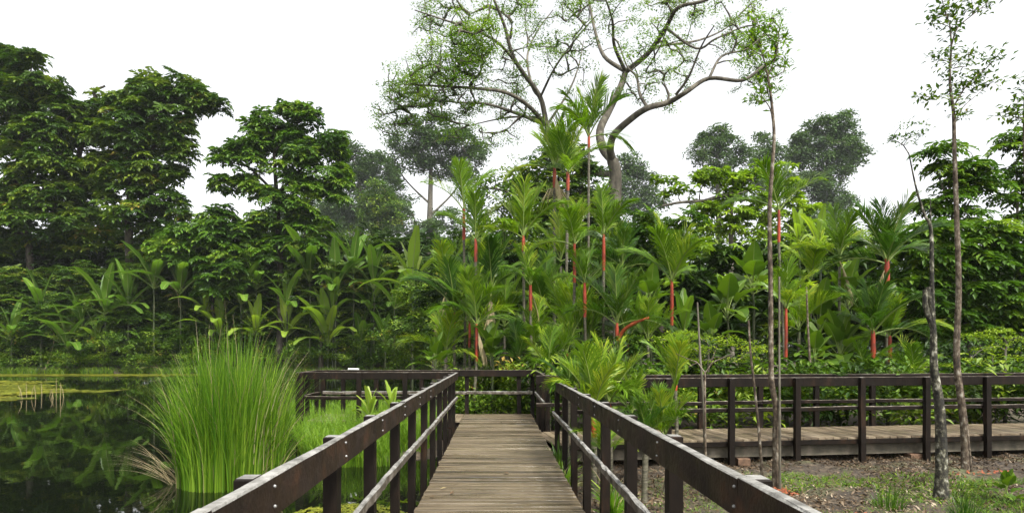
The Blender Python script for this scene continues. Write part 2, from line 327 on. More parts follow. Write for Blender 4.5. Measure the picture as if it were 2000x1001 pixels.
TOP, BH = 1.11, .165
def railing(label, A, B, inner, s_posts, joints, mid=True, bolts=0, seed=0, midmat='woodmid', rail=None, group='railings of the boardwalk', tz=None):
    """A,B = xy of the line on the inner face of the posts; inner = unit xy vector towards the walkway"""
    A = np.array(A, float); B = np.array(B, float); L = np.linalg.norm(B - A); u = (B - A) / L; n = np.array(inner, float)
    rr = np.random.default_rng(seed)
    c = (A + B) / 2; root = thing('railing', label, 'railing', (c[0], c[1], 0), group)
    for k, s in enumerate(s_posts):
        p = A + u * s - n * .042; mb = MB(); z0 = gz(*p) - .35
        jx = rr.normal(0, .004, 2)
        # post: a vertical timber with a bleached end grain on top
        bx, by = n * .04, u * .05
        z1 = TOP - .006 + rr.normal(0, .002)
        ring = []
        ch = .007
        for z, sh in ((z0, 0), (-.1, 0), (.5, 0), (z1 - ch, 0), (z1, ch)):
            for a, b in ((-1, -1), (1, -1), (1, 1), (-1, 1)):
                q = p + bx * a * (1 - sh / .04) + by * b * (1 - sh / .05) + (jx * (z > .2))
                ring.append((q[0], q[1], z))
        f = [[i * 4 + j, i * 4 + (j + 1) % 4, i * 4 + 4 + (j + 1) % 4, i * 4 + 4 + j] for i in range(4) for j in range(4)]
        flip = np.cross(bx, by) < 0
        f = [q[::-1] for q in f] if flip else f
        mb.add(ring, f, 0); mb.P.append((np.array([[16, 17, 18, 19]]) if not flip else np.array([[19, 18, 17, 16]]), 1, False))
        mb.build('post', [M['woodpost'], M['woodtop']], root)
    js = [0] + list(joints) + [L]
    for i in range(len(js) - 1):
        a = A + u * (js[i] + .002) + n * .026; b = A + u * (js[i + 1] - .002) + n * .026; dz = rr.normal(0, .003, 2)
        mb = MB(); beam(mb, (a[0], a[1], TOP - BH / 2 + dz[0]), (b[0], b[1], TOP - BH / 2 + dz[1]), .05, BH, .006, .3, .0015, 1, seed=seed + i)
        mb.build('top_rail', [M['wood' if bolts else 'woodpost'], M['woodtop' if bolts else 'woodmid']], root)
    if mid:
        ss = sorted(set([0] + list(s_posts) + [L]))
        for i in range(len(ss) - 1):
            if ss[i + 1] - ss[i] < .15: continue
            a = A + u * (ss[i] + .004) + n * (.024 + rr.normal(0, .003)); b = A + u * (ss[i + 1] - .004) + n * (.024 + rr.normal(0, .003)); dz = rr.normal(0, .005, 2)
            mb = MB(); beam(mb, (a[0], a[1], .53 + dz[0]), (b[0], b[1], .53 + dz[1]), .042, .075, .009, .13, .0025, 1, seed=seed + i + 50)
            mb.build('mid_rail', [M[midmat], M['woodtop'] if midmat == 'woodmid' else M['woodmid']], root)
    if bolts:
        for s in s_posts[:bolts]:
            for dz in (-.045, -.125):
                p = A + u * (s + rr.normal(0, .006)) + n * .0515; mb = MB()
                a3 = np.array([p[0], p[1], TOP + dz]); n3 = np.array([n[0], n[1], 0])
                tube(mb, [a3 - n3 * .004, a3 + n3 * .004, a3 + n3 * .007], [.007, .007, .005], 8, cap=True)
                mb.build('bolt', M['metal'], root)
    return root

PY = [3.58 - 1.15 * k for k in (3, 2, 1)] + [3.58 + 1.15 * k for k in range(10)]
S0 = -1.0
railing('long railing along the left side of the boardwalk, above the pond', (CX - .96, S0), (CX - .96, 14.0), (1, 0), [y - S0 for y in PY if y < 13.9] , [2.9, 6.9, 10.4], bolts=8, seed=3)
railing('long railing along the right side of the boardwalk, beside the leaf litter', (CX + .96, S0), (CX + .96, 10.58), (-1, 0), [y - S0 for y in PY if y < 10.4] + [11.45], [3.4, 6.95], bolts=7, seed=4)
railing('short railing piece past the opening on the right of the boardwalk', (CX + .96, 12.3), (CX + .96, 15.5), (-1, 0), [.1, 1.25, 2.4, 3.15], [], seed=5)
railing('railing closing the far end of the boardwalk in front of the palms', (CX + .96, 15.6), (-4.5, 15.6), (0, -1), [.08, .42, 1.75, 2.9, 4.05, 4.9, 5.4], [1.9, 3.9], seed=6)
railing('near railing of the viewing bay, behind the sedges', (CX - .96, 14.0), (-4.5, 14.0), (0, 1), [.06, 1.15, 2.2, 3.5], [2.2], seed=7, midmat='woodpost')
railing('short end railing of the viewing bay, next to the tall reeds', (-4.5, 14.0), (-4.5, 15.55), (1, 0), [.06, .75, 1.5], [], seed=8, midmat='woodpost')
def s_on(px, P0, Yg):   # distance along the side walk for a pixel column
    best = min(np.linspace(0, 17, 3400), key=lambda s: abs((P0 + dirr * s)[0] / (P0 + dirr * s)[1] - (px - VPX) / F)); return float(best)
fs = [s_on(px, E0, 0) for px in (1180, 1303, 1426, 1554, 1681, 1806, 1925)]; fs = fs + [fs[-1] + 1.2 * k for k in range(1, 6)]
railing('front railing of the side boardwalk, behind the slim grey trunks', E0, E1, nrm, fs, [fs[2], fs[5], fs[8]], seed=9, midmat='woodpost')
B0 = E0 + nrm * WR; B1 = E1 + nrm * WR
bs = [s_on(px, B0, 0) for px in (1145, 1256, 1370, 1487, 1597, 1707, 1813, 1930)]; bs = bs + [bs[-1] + 1.2 * k for k in range(1, 5)]
railing('rear railing of the side boardwalk, against the green thicket', B0, B1, -nrm, bs, [bs[1], bs[4], bs[7]], seed=10, midmat='woodpost')
# white plate on the far rail of the bay
p = at(689, 718, 15.5)
t = thing('sign', 'small blank white plate on the top rail of the viewing bay', 'sign', (p[0], 15.56, TOP))
mb = MB(); beam(mb, (p[0] - .13, 15.585, TOP + .022), (p[0] + .13, 15.585, TOP + .022), .09, .035, mi_top=0, seg=.2); mb.build('plate', M['white'], t)
mb = MB(); beam(mb, (p[0] - .08, 15.5, .93), (p[0] + .12, 15.5, .93), .012, .1, mi_top=0, ch=.003, seg=.2); mb.build('plate', M['white'], t)

# ------------------------------------------------------------------ foliage templates (quads)
def leafq(L, wd, fold=.15, tipz=-.1):
    return np.array([[0, 0, 0], [L * .45, wd / 2, fold * wd], [L, 0, tipz * L], [L * .45, -wd / 2, fold * wd]])
def rotz(V, a): c, s = cos(a), sin(a); return V @ np.array([[c, s, 0], [-s, c, 0], [0, 0, 1]])
def roty(V, a): c, s = cos(a), sin(a); return V @ np.array([[c, 0, s], [0, 1, 0], [-s, 0, c]])   # +a: +X tips down? (x -> z=+s)
def t_pinnate(L, n, ll, lw, droop=.5, ldroop=.4):
    out = []
    for i in range(n):
        t = (i + .8) / n; x = L * t; z = -droop * L * t * t; sz = ll * (.6 + .8 * sin(pi * min(1, t * .9 + .05)))
        for s in (-1, 1):
            q = roty(leafq(sz, lw), -ldroop + random.uniform(-.2, .2)); q = rotz(q, s * (1.15 - .35 * t)) + (x, 0, z); out.append(q)
    q = roty(leafq(ll, lw), -droop * 1.5) + (L, 0, -droop * L); out.append(q)
    return np.array(out)
def t_whorl(nl=7, L=.8, n=4, ll=.46, lw=.24, droop=.6, tilt=.3):
    out = []
    for k in range(nl):
        q = t_pinnate(L * random.uniform(.8, 1.15), n, ll, lw, droop * random.uniform(.6, 1.4))
        a = 2 * pi * (k + random.uniform(-.25, .25)) / nl
        out.append(rotz(roty(q.reshape(-1, 3), tilt + random.uniform(-.25, .3)), a).reshape(-1, 4, 3))
    return np.concatenate(out)
def t_spray(n, Rr, flat, L, wd, up=0.2):
    out = []
    for k in range(n):
        d = RNG.normal(size=3); d /= np.linalg.norm(d); p = d * Rr * random.random() ** .4; p[2] *= flat
        q = leafq(L * random.uniform(.7, 1.3), wd * random.uniform(.8, 1.2))
        out.append(rotz(roty(q, random.uniform(-.9, .5) + up), random.uniform(0, 2 * pi)) + p)
    return np.array(out)
def t_simplewhorl(n, L, wd, tiltmin=-.6, tiltmax=.6):
    out = []
    for k in range(n):
        q = leafq(L * random.uniform(.7, 1.2), wd, .2, -.25)
        out.append(rotz(roty(q, random.uniform(tiltmin, tiltmax)), 2.4 * k + random.uniform(-.3, .3)))
    return np.array(out)
WH = [t_whorl() for _ in range(4)]
WHS = [t_whorl(6, .62, 4, .26, .13, .4) for _ in range(4)]
FLAT = [t_spray(30, .5, .16, .13, .06) for _ in range(4)]
WHB = [t_whorl(6, .8, 5, .36, .18, .6, .15) for _ in range(4)]                 # near pinnate tiers
SPR = [t_spray(26, .8, .45, .34, .17) for _ in range(4)]
RAIN = [t_spray(44, .75, .25, .19, .095) for _ in range(5)]
FAR = [t_spray(26, 1.3, .6, .55, .34) for _ in range(4)]
FINE = [t_spray(34, .42, .7, .17, .075) for _ in range(4)]
THIN = [t_spray(9, .17, .6, .10, .042) for _ in range(4)]
BIG = [t_simplewhorl(8, .55, .24) for _ in range(4)]
HUGE = [t_spray(16, 2.0, .7, 1.3, .8) for _ in range(3)]

def scatter(mb, T, pos, scale=1., tilt=None, tl=.25, mi=0, smin=.75, smax=1.25):
    """copies of random templates T at pos; tilt = direction each copy's up axis leans to"""
    pos = np.asarray(pos); n = len(pos)
    if n == 0: return
    which = RNG.integers(0, len(T), n)
    for k, tm in enumerate(T):
        P = pos[which == k]; m = len(P)
        if not m: continue
        up = np.tile([0, 0, 1.], (m, 1)) + RNG.normal(0, tl * .5, (m, 3))
        if tilt is not None: up += tilt[which == k] * tl
        up /= np.linalg.norm(up, axis=1)[:, None]
        a = RNG.uniform(0, 2 * pi, m); h = np.stack([np.cos(a), np.sin(a), np.zeros(m)], 1)
        X = h - up * (h * up).sum(1)[:, None]; X /= np.linalg.norm(X, axis=1)[:, None]; Yv = np.cross(up, X)
        s = (scale * RNG.uniform(smin, smax, m))[:, None, None]
        Rm = np.stack([X, Yv, up], 1) * s
        V = np.einsum('qc,mcd->mqd', tm.reshape(-1, 3), Rm) + P[:, None]
        tone = np.clip(RNG.normal(.42, .17, m) + .3 * (RNG.random(m) < .12) + .25 * noise(P, .8, 5), .02, 1)
        mb.add(V, np.arange(m * len(tm) * 4).reshape(-1, 4), mi, tone=np.repeat(tone, len(tm) * 4))

def lobe_points(lobes, Y, dens, depth=.85, gap=-.9, gs=.5, seed=0, shell=.55, rag=False):
    """lobes = (px,py,rx,ry[,dY]) in photograph pixels at distance Y -> points in real 3-D ellipsoids"""
    P, T = [], []
    if rag:
        L2 = []
        for lb in lobes:
            L2.append((lb[0], lb[1], lb[2] * .78, lb[3] * .78, lb[4] if len(lb) > 4 else 0, (lb[5] if len(lb) > 5 else 1) * .8))
            for k in range(5):
                a = random.uniform(0, 2 * pi); q = random.uniform(.28, .45)
                L2.append((lb[0] + lb[2] * cos(a) * .86, lb[1] - lb[3] * sin(a) * .86, lb[2] * q, lb[3] * q * .9, (lb[4] if len(lb) > 4 else 0) + random.uniform(-.5, .5) * lb[2] / F * Y, (lb[5] if len(lb) > 5 else 1) * 1.2))
        lobes = L2
    for lb in lobes:
        px, py, rx, ry = lb[:4]; dy = lb[4] if len(lb) > 4 else 0; dm = lb[5] if len(lb) > 5 else 1
        yy = Y + dy; c = at(px, py, yy); ax, az = rx / F * yy, ry / F * yy; ay = max(ax, az) * depth
        n = max(1, int(dens * dm * (ax * az * pi)))
        d = RNG.normal(size=(n, 3)); d /= np.linalg.norm(d, axis=1)[:, None]
        r = np.where(RNG.random(n) < shell, RNG.uniform(.8, 1.03, n), RNG.random(n) ** (1 / 3))
        P.append(c + d * r[:, None] * (ax, ay, az)); T.append(d)
    P = np.concatenate(P); T = np.concatenate(T)
    keep = noise(P, gs, seed) > gap
    if Y > 13.5:
        back = 12.13 + (P[:, 0] - .97) * .139
        keep &= ~((P[:, 0] < 1.35) & (P[:, 1] < 15.95)) & ~((P[:, 0] >= 1.35) & (P[:, 1] < back + .22))
    return P[keep], T[keep]

def grow(mb, limbs, targets, rtip=.03, ex=.42, step=1.2, sides=5, up=.35):
    """limbs: list of (points, r0, r1) ; targets joined to the nearest wood by curved twigs, girth grows with what it carries"""
    pos, par, rad, dr = [], [], [], []; chains = []; own = []; cown = []
    for pts, r0, r1 in limbs:
        sp = smooth_path(pts, 5); ch = []
        if pos:
            a = np.array(pos); k = int(np.argmin(((a - sp[0]) ** 2).sum(1))); ch = []
            parent = k
        else: parent = -1
        for i, q in enumerate(sp):
            pos.append(q); par.append(parent); rad.append((r0 + (r1 - r0) * i / (len(sp) - 1)) * (1 + (.35 * (1 - i / 2.5) if i < 3 and not chains else 0))); ch.append(len(pos) - 1); parent = len(pos) - 1
            dd = sp[min(i + 1, len(sp) - 1)] - sp[max(i - 1, 0)]; dr.append(dd / (np.linalg.norm(dd) + 1e-9))
        own += [len(chains)] * len(ch); cown.append(len(chains)); chains.append((ch, True))
    pos = [np.array(p) for p in pos]; nlimb = len(pos)
    if len(targets):
        A = np.array(pos); d0 = np.array([((A - t) ** 2).sum(1).min() for t in targets]); order = np.argsort(d0)
        buf = np.zeros((len(A) + len(targets) * 14, 3)); buf[:len(A)] = A; n = len(A)
        for ti in order:
            t = targets[ti]; d = np.linalg.norm(buf[:n] - t, axis=1); d = d + .8 * np.maximum(0, buf[:n, 2] - t[2]); k = int(np.argmin(d)); p = buf[k].copy(); L = np.linalg.norm(t - p)
            m = int(min(12, max(2, L / step + 1))); c = p + (dr[k] * .5 + (t - p) / (L + 1e-6) * .3 + np.array([0, 0, up])) * L * .4 + RNG.normal(0, .05 * L, 3)
            ch = [k]; pr = k; prev = p
            for j in range(1, m + 1):
                s = j / m; q = (1 - s) ** 2 * p + 2 * s * (1 - s) * c + s * s * t
                if n >= len(buf): break
                buf[n] = q; par.append(pr); rad.append(0); dd = q - prev; dr.append(dd / (np.linalg.norm(dd) + 1e-9)); pr = n; ch.append(n); own.append(own[k]); n += 1; prev = q
            chains.append((ch, False)); cown.append(own[k])
        P = buf[:n]
    else: P = np.array(pos)
    cnt = np.ones(len(P)) * 0
    for ch, lim in chains:
        if not lim: cnt[ch[-1]] += 1
    for i in range(len(P) - 1, -1, -1):
        if par[i] >= 0: cnt[par[i]] += cnt[i]
    rr = rtip * np.maximum(cnt, 1) ** ex; base = np.array(rad); rr = np.where(base > 0, base, rr)
    for ch, lim in chains:
        r = rr[ch].copy()
        if not lim: r[0] = min(r[0], r[1] * 1.15); r[-1] = rtip * .6
        tube(mb, P[ch], r, 9 if lim and r[0] > .12 else sides)
    return cown

def tree(name, label, base, trunk, lobes, Y, T, dens, scale, leaf, bark, r0, r1, limbs=(), cat='tree', group=None, gap=-.9, gs=.5, seed=0,
         rtip=.03, tl=.35, depth=.85, shell=.55, twig=.35, up=.35, rag=True, limbf=1.):
    """trunk: list of (px,py[,dY]) ; base: (px,Y)"""
    bx = gx(base[0], base[1]); bz = gz(bx, base[1]) - .1; root = thing(name, label, cat, (bx, base[1], bz), group)
    def w3(q): return at(q[0], q[1], Y + (q[2] if len(q) > 2 else 0))
    tp = [np.array([bx, base[1], bz])] + [w3(q) for q in trunk]
    P, D = lobe_points(lobes, Y, dens, depth, gap, gs, seed, shell, rag)
    LL = [(tp, r0, r1)] + [([w3(q) for q in l[0]], l[1] * limbf, l[2] * limbf) for l in limbs]
    sub = P[RNG.random(len(P)) < twig]
    mb2 = MB(); owners = grow(mb2, LL, sub, rtip, up=up)
    pieces = list(zip(mb2.V, mb2.P)); nl = len(LL)
    for li in range(nl):
        mb3 = MB()
        for (V, (Fc, mi, sm)), ow in zip(pieces, owners):
            if ow == li: mb3.add(V, Fc - Fc.min(), mi, sm)
        mb3.build('trunk' if li == 0 else 'branch', bark, root)
    mb = MB(); scatter(mb, T, P, scale, D, tl); mb.build('crown', leaf, root)
    return root

# ------------------------------------------------------------------ big trees
UP = (0, 0, 1)
tree('rain_tree', 'huge spreading tree with bare forked limbs and sparse feathery leaves, towering over the centre', (1192, 46),
     [(1196, 470), (1200, 400), (1202, 340), (1196, 312)], [
        (850, 60, 60, 35, 3), (930, 60, 60, 40, -3), (1010, 40, 60, 40, 4), (880, 120, 70, 45, -4, 1.8), (930, 90, 50, 50, -5, 2), (800, 160, 65, 45, 0, 1.6), (870, 175, 75, 50, -4, 2), (775, 215, 50, 35, 2, 1.5),
        (960, 190, 70, 40, 5), (840, 20, 60, 25, 0, .55), (1040, 110, 70, 60, 2, .55), (1090, 60, 50, 50, 5), (1010, 220, 50, 30, 3, .55), (1120, 110, 50, 60, 0, .55), (760, 245, 30, 20, 0),
        (1180, 30, 60, 40, -2, .55), (1230, 60, 50, 40, 4, .55), (1270, 110, 60, 50, -4, .55), (1300, 40, 70, 40, 0), (1380, 30, 60, 30, 4, .55), (1400, 90, 60, 40, -3), (1330, 130, 60, 40, 5, .55),
        (1460, 60, 60, 40, 0), (1500, 110, 45, 45, 2), (1250, 160, 50, 30, 2, .55), (1310, 190, 40, 20, 0), (1480, 170, 50, 25, 3), (1420, 160, 60, 25, -3, .55), (900, 250, 60, 20, 2), (980, 280, 50, 25, 3, .55), (1150, 0, 60, 40, 0), (950, 0, 90, 30, 0), (1400, -10, 100, 30, 0)],
     46, RAIN, 4.2, .95, M['rain'], M['rainbark'], .62, .42, rtip=.038, tl=.15, depth=1.3, gap=-.12, gs=.33, seed=3, shell=.2, twig=.6, up=.12, limbf=.72, rag=False, limbs=[
        ([(1196, 312), (1178, 290, 1), (1172, 255, 2), (1190, 215, 3), (1212, 170, 4), (1222, 140, 4)], .50, .34),
        ([(1222, 140, 4), (1180, 110, 6), (1162, 60, 8), (1150, 0, 9), (1140, -60, 10)], .26, .10),
        ([(1222, 140, 4), (1200, 90, 2), (1196, 40, 0), (1180, -10, -1)], .22, .08),
        ([(1222, 140, 4), (1265, 105, 2), (1300, 55, 0), (1325, 15, -2), (1380, 0, -3), (1440, -40, -4)], .32, .10),
        ([(1265, 105, 2), (1290, 90, 5), (1360, 80, 7), (1410, 60, 8), (1450, 30, 9)], .18, .06),
        ([(1196, 312), (1192, 290, -1), (1200, 262, -2), (1235, 230, -3), (1265, 211, -4), (1305, 200, -4), (1340, 180, -5), (1385, 153, -5), (1450, 157, -6), (1490, 130, -6)], .42, .12),
        ([(1265, 211, -4), (1250, 185, -3), (1243, 150, -2), (1225, 130, -1), (1210, 90, 0)], .17, .06),
        ([(1320, 185, -5), (1345, 150, -6), (1370, 90, -7), (1395, 50, -8)], .14, .05),
        ([(1385, 153, -5), (1410, 110, -4), (1460, 95, -3), (1500, 60, -3)], .14, .05),
        ([(1300, 55, 0), (1360, 95, -1), (1400, 75, -2), (1470, 50, -2), (1510, 80, -2)], .15, .05),
        ([(1200, 340), (1160, 335, 2), (1085, 300, 3), (1068, 245, 4), (1055, 190, 4), (1020, 140, 3), (1000, 105, 2), (985, 50, 1), (965, 0, 0), (950, -40, 0)], .42, .10),
        ([(1055, 190, 4), (1040, 170, 7), (1030, 110, 9), (1050, 60, 10), (1080, 20, 11)], .2, .06),
        ([(1068, 245, 4), (1030, 205, 1), (985, 180, -1), (920, 172, -3), (850, 168, -4), (790, 165, -5)], .26, .06),
        ([(1068, 245, 4), (1010, 222, 3), (950, 203, 2), (890, 200, 1), (830, 190, 0)], .22, .05),
        ([(1060, 230, 4), (1010, 228, 7), (960, 235, 8), (900, 250, 9)], .16, .05),
        ([(1020, 140, 3), (980, 90, 0), (930, 60, -3), (870, 40, -5), (810, 20, -6)], .18, .05),
        ([(1055, 190, 4), (1085, 130, 2), (1130, 70, 1), (1165, 30, 0)], .15, .05),
        ([(1068, 245, 4), (1110, 180, 6), (1130, 130, 7), (1140, 80, 8)], .16, .05)])

tree('tropical_tree', 'dense dark tree cut by the left edge, foliage in hanging tiers', (60, 61), [(60, 560), (52, 400), (40, 250)], [
    (5, 130, 35, 38), (60, 140, 40, 32), (35, 190, 60, 45), (95, 185, 35, 35), (20, 235, 60, 40), (110, 235, 45, 45), (80, 275, 65, 40), (90, 320, 60, 30), (75, 365, 65, 32), (110, 400, 60, 35), (60, 440, 90, 40), (-40, 160, 60, 80), (-50, 300, 40, 90), (10, 390, 28, 30), (-60, 430, 60, 60)],
    61, WH, 3.9, 1.0, M['whorl'], M['barkd'], .45, .16, gap=-.24, gs=.75, seed=1, limbs=[([(52, 400), (20, 330), (0, 320), (-40, 318)], .16, .07), ([(52, 420), (100, 340), (120, 260)], .18, .06)])
tree('tropical_tree', 'broken-topped slim tree behind the dark tiers, with a bare stub above its leaves', (152, 63), [(150, 560), (152, 400), (155, 300), (188, 210), (184, 180), (205, 168)], [
    (165, 215, 40, 22), (205, 195, 22, 14), (140, 265, 45, 35), (175, 270, 45, 45), (150, 330, 50, 30), (185, 350, 30, 25), (130, 385, 45, 20), (170, 425, 50, 30)],
    63, WH, 3.0, 1.0, M['whorl'], M['barkd'], .42, .1, gap=-.45, gs=.5, seed=2)
tree('tropical_tree', 'tall dark tree whose ragged crown leans right with a drooping branch against the sky', (258, 60), [(255, 560), (252, 430), (262, 330), (290, 240), (320, 190)], [
    (335, 155, 32, 25), (300, 170, 40, 28), (270, 185, 35, 25), (390, 180, 28, 26), (360, 190, 40, 30), (425, 205, 16, 20), (300, 215, 70, 38), (240, 215, 40, 28), (335, 250, 38, 45), (270, 265, 65, 45), (225, 290, 45, 55), (350, 305, 22, 42), (290, 325, 50, 45), (240, 360, 45, 40), (300, 380, 45, 35), (335, 400, 20, 20), (255, 420, 70, 36), (320, 430, 45, 30)],
    60, WH, 3.9, 1.0, M['whorl'], M['barkd'], .5, .12, gap=-.26, gs=.75, seed=4, limbs=[([(290, 240), (350, 190), (400, 180), (430, 195)], .14, .05), ([(262, 330), (320, 270), (345, 290)], .14, .05)])
tree('tropical_tree', 'freestanding dark green tree with a domed crown of leaf rosettes', (548, 58), [(548, 560), (545, 470), (540, 380), (535, 300)], [
    (565, 225, 38, 24), (600, 222, 28, 20), (530, 245, 32, 28), (490, 270, 32, 30), (555, 270, 60, 36), (450, 305, 26, 35), (490, 320, 48, 34), (560, 325, 60, 35), (620, 290, 34, 40), (655, 275, 14, 26), (660, 325, 20, 32), (440, 345, 24, 20), (610, 345, 40, 28), (490, 370, 34, 18), (640, 370, 28, 28), (570, 375, 50, 20), (555, 410, 50, 22), (520, 450, 60, 30), (595, 445, 50, 30), (550, 490, 80, 30)],
    58, WH, 3.9, 1.0, M['whorl_b'], M['barkd'], .42, .14, gap=-.2, gs=.8, seed=5, limbs=[([(540, 380), (490, 330), (460, 320)], .15, .05), ([(540, 380), (600, 320), (650, 290)], .15, .05), ([(535, 300), (565, 250), (575, 225)], .12, .05)])

# grey, far trees
tree('rainforest_tree', 'greyish far tree with an umbrella crown on a tall vine-clad trunk', (838, 201), [(838, 500), (840, 400), (842, 320)], [
    (850, 245, 55, 20), (800, 275, 50, 24), (900, 280, 45, 26), (850, 290, 70, 28), (790, 315, 50, 24), (915, 315, 34, 22), (850, 330, 40, 16), (760, 360, 26, 12), (905, 350, 30, 12), (790, 390, 30, 12), (800, 440, 50, 26), (885, 430, 40, 22), (860, 460, 60, 24), (770, 410, 30, 20)],
    201, FAR, 1.06, 1.60, M['far'], M['bark'], 1.50, 0.60, gap=-.55, gs=.25, seed=6, rtip=.07, tl=.15, limbs=[([(842, 400), (800, 360), (770, 320)], .4, .12), ([(842, 420), (890, 370), (920, 310)], .4, .12), ([(842, 340), (820, 290), (800, 260)], .3, .1)])
tree('rainforest_tree', 'rounded greyish far tree left of the umbrella-crowned one', (705, 190), [(705, 500), (705, 400), (700, 330)], [
    (700, 310, 30, 26), (735, 330, 38, 26), (690, 345, 38, 36), (740, 375, 42, 36), (700, 400, 50, 40), (660, 390, 24, 40), (760, 420, 40, 36), (690, 450, 60, 36)],
    190, FAR, 1.26, 1.60, M['far'], M['bark'], 1.35, 0.45, gap=-.7, gs=.25, seed=7, rtip=.07, tl=.2)
tree('rainforest_tree', 'bright green narrow crown standing in front of the grey far trees', (738, 153), [(738, 520), (738, 420)], [
    (738, 375, 24, 20), (730, 400, 32, 22), (748, 415, 34, 22), (735, 440, 34, 26)],
    153, FAR, 2.03, 1.20, M['mid'], M['bark'], 0.75, 0.22, gap=-.9, gs=.25, seed=8, rtip=.05)
tree('rainforest_tree', 'hazy low tree glimpsed beneath the domed dark crown', (620, 207), [(620, 500), (610, 430)], [
    (600, 420, 60, 40), (540, 440, 50, 30), (650, 450, 50, 40), (480, 470, 60, 30)], 207, FAR, 1.10, 1.60, M['far'], M['bark'], 1.20, 0.30, gap=-.7, gs=.25, seed=9, rtip=.06)
tree('rainforest_tree', 'pale grey far tree just right of the giant trunk', (1240, 204), [(1240, 500), (1238, 400)], [
    (1232, 325, 26, 20), (1245, 350, 34, 28), (1230, 385, 40, 30), (1260, 400, 40, 30)], 204, FAR, 1.17, 1.60, M['far'], M['bark'], 1.05, 0.45, gap=-.7, gs=.3, seed=10, rtip=.06)
tree('rainforest_tree', 'grey far tree with a small pointed top above the yellow-green tree', (1405, 190), [(1405, 500), (1402, 380), (1400, 300)], [
    (1400, 262, 26, 18), (1380, 290, 36, 20), (1425, 285, 34, 22), (1400, 315, 56, 20), (1450, 310, 28, 20), (1390, 345, 50, 20)],
    190, FAR, 1.26, 1.44, M['far'], M['bark'], 1.20, 0.45, gap=-.6, gs=.3, seed=11, rtip=.06)
tree('rainforest_tree', 'thin-leaved grey far tree between two taller far crowns', (1505, 197), [(1505, 500), (1502, 380), (1500, 310)], [
    (1500, 282, 30, 18), (1480, 305, 30, 18), (1525, 305, 30, 22), (1500, 335, 45, 20), (1520, 370, 50, 24)],
    197, FAR, 1.03, 1.44, M['far'], M['bark'], 1.05, 0.45, gap=-.5, gs=.3, seed=12, rtip=.06)
tree('rainforest_tree', 'tallest grey-green far tree, bulging crown right of the slim speckled trunk', (1620, 170), [(1620, 520), (1622, 420), (1615, 320)], [
    (1640, 235, 28, 20), (1578, 245, 10, 8), (1615, 250, 34, 20), (1660, 262, 30, 26), (1590, 275, 36, 22), (1570, 295, 32, 22), (1640, 290, 48, 28), (1600, 315, 50, 26), (1660, 310, 26, 20), (1620, 345, 44, 24), (1590, 370, 50, 26), (1630, 385, 36, 26), (1610, 420, 50, 30), (1650, 430, 22, 20), (1600, 455, 60, 24)],
    170, FAR, 1.49, 1.36, M['far'], M['bark'], 1.20, 0.38, gap=-.7, gs=.3, seed=13, rtip=.06, limbs=[([(1622, 420), (1590, 350), (1570, 300)], .3, .1), ([(1622, 400), (1650, 330), (1660, 280)], .3, .1)])

# middle distance
tree('broadleaf_tree', 'yellow-green layered tree with a pale trunk and one dark branch reaching left', (1428, 36), [(1428, 520), (1428, 440), (1430, 380)], [
    (1385, 338, 38, 14), (1420, 350, 50, 16), (1500, 328, 45, 12), (1460, 345, 40, 16), (1345, 368, 36, 14), (1400, 385, 50, 16), (1470, 380, 50, 16), (1540, 365, 34, 14), (1365, 410, 40, 14), (1430, 415, 55, 15), (1500, 410, 45, 15), (1395, 445, 50, 14), (1465, 445, 50, 14), (1290, 348, 24, 6), (1320, 355, 20, 8), (1300, 378, 16, 5), (1560, 400, 34, 16), (1575, 430, 34, 18), (1540, 450, 30, 16)],
    36, BIG, 22, .66, M['lime'], M['bark'], .17, .1, gap=-.6, gs=.9, seed=14, tl=.12, rtip=.016, limbs=[([(1430, 400), (1415, 382), (1375, 392), (1330, 395), (1292, 402)], .15, .06), ([(1430, 380), (1470, 350), (1520, 340)], .07, .03)], depth=.9, shell=.3)
tree('broadleaf_tree', 'dark dense tree behind the tallest red-stemmed palms', (1095, 40), [(1095, 560), (1095, 450), (1090, 350)], [
    (1105, 290, 30, 22), (1070, 315, 36, 24), (1120, 325, 36, 28), (1150, 345, 26, 26), (1060, 350, 40, 26), (1100, 370, 60, 34), (1150, 385, 34, 34), (1050, 400, 50, 36), (1110, 420, 70, 40), (1080, 460, 80, 40), (1170, 430, 34, 40)],
    40, WHS, 6, 1., M['whorl'], M['barkd'], .3, .1, gap=-.85, gs=.6, seed=15)
tree('broadleaf_tree', 'low rounded green tree behind the leftmost palms', (985, 46), [(985, 560), (985, 440)], [
    (985, 345, 36, 18), (955, 365, 36, 22), (1015, 362, 36, 20), (985, 385, 60, 26), (950, 415, 46, 26), (1010, 420, 50, 30), (980, 455, 70, 30)],
    46, SPR, 3.4, 1., M['mid'], M['barkd'], .3, .1, gap=-.9, gs=.6, seed=16)
tree('broadleaf_tree', 'shiny dark tree of drooping tiers right of the giant trunk', (1290, 30), [(1290, 600), (1290, 480)], [
    (1250, 425, 36, 18), (1290, 440, 46, 22), (1340, 425, 20, 12), (1240, 465, 46, 26), (1300, 480, 50, 28), (1350, 480, 34, 22), (1220, 510, 46, 30), (1270, 530, 60, 34), (1350, 530, 50, 34), (1390, 560, 40, 30)],
    30, WHS, 8, .85, M['whorl_b'], M['barkd'], .2, .08, gap=-.9, gs=.6, seed=17)
tree('bamboo_tree', 'soft light green mound below the narrow bright crown', (700, 70), [(700, 640), (700, 520)], [
    (700, 480, 44, 30), (660, 500, 40, 26), (745, 500, 40, 28), (700, 520, 70, 34), (770, 530, 40, 30)], 70, SPR, 3.0, 1.0, M['mid'], M['barkd'], .3, .1, gap=-.9, gs=.4, seed=18, cat='shrub')

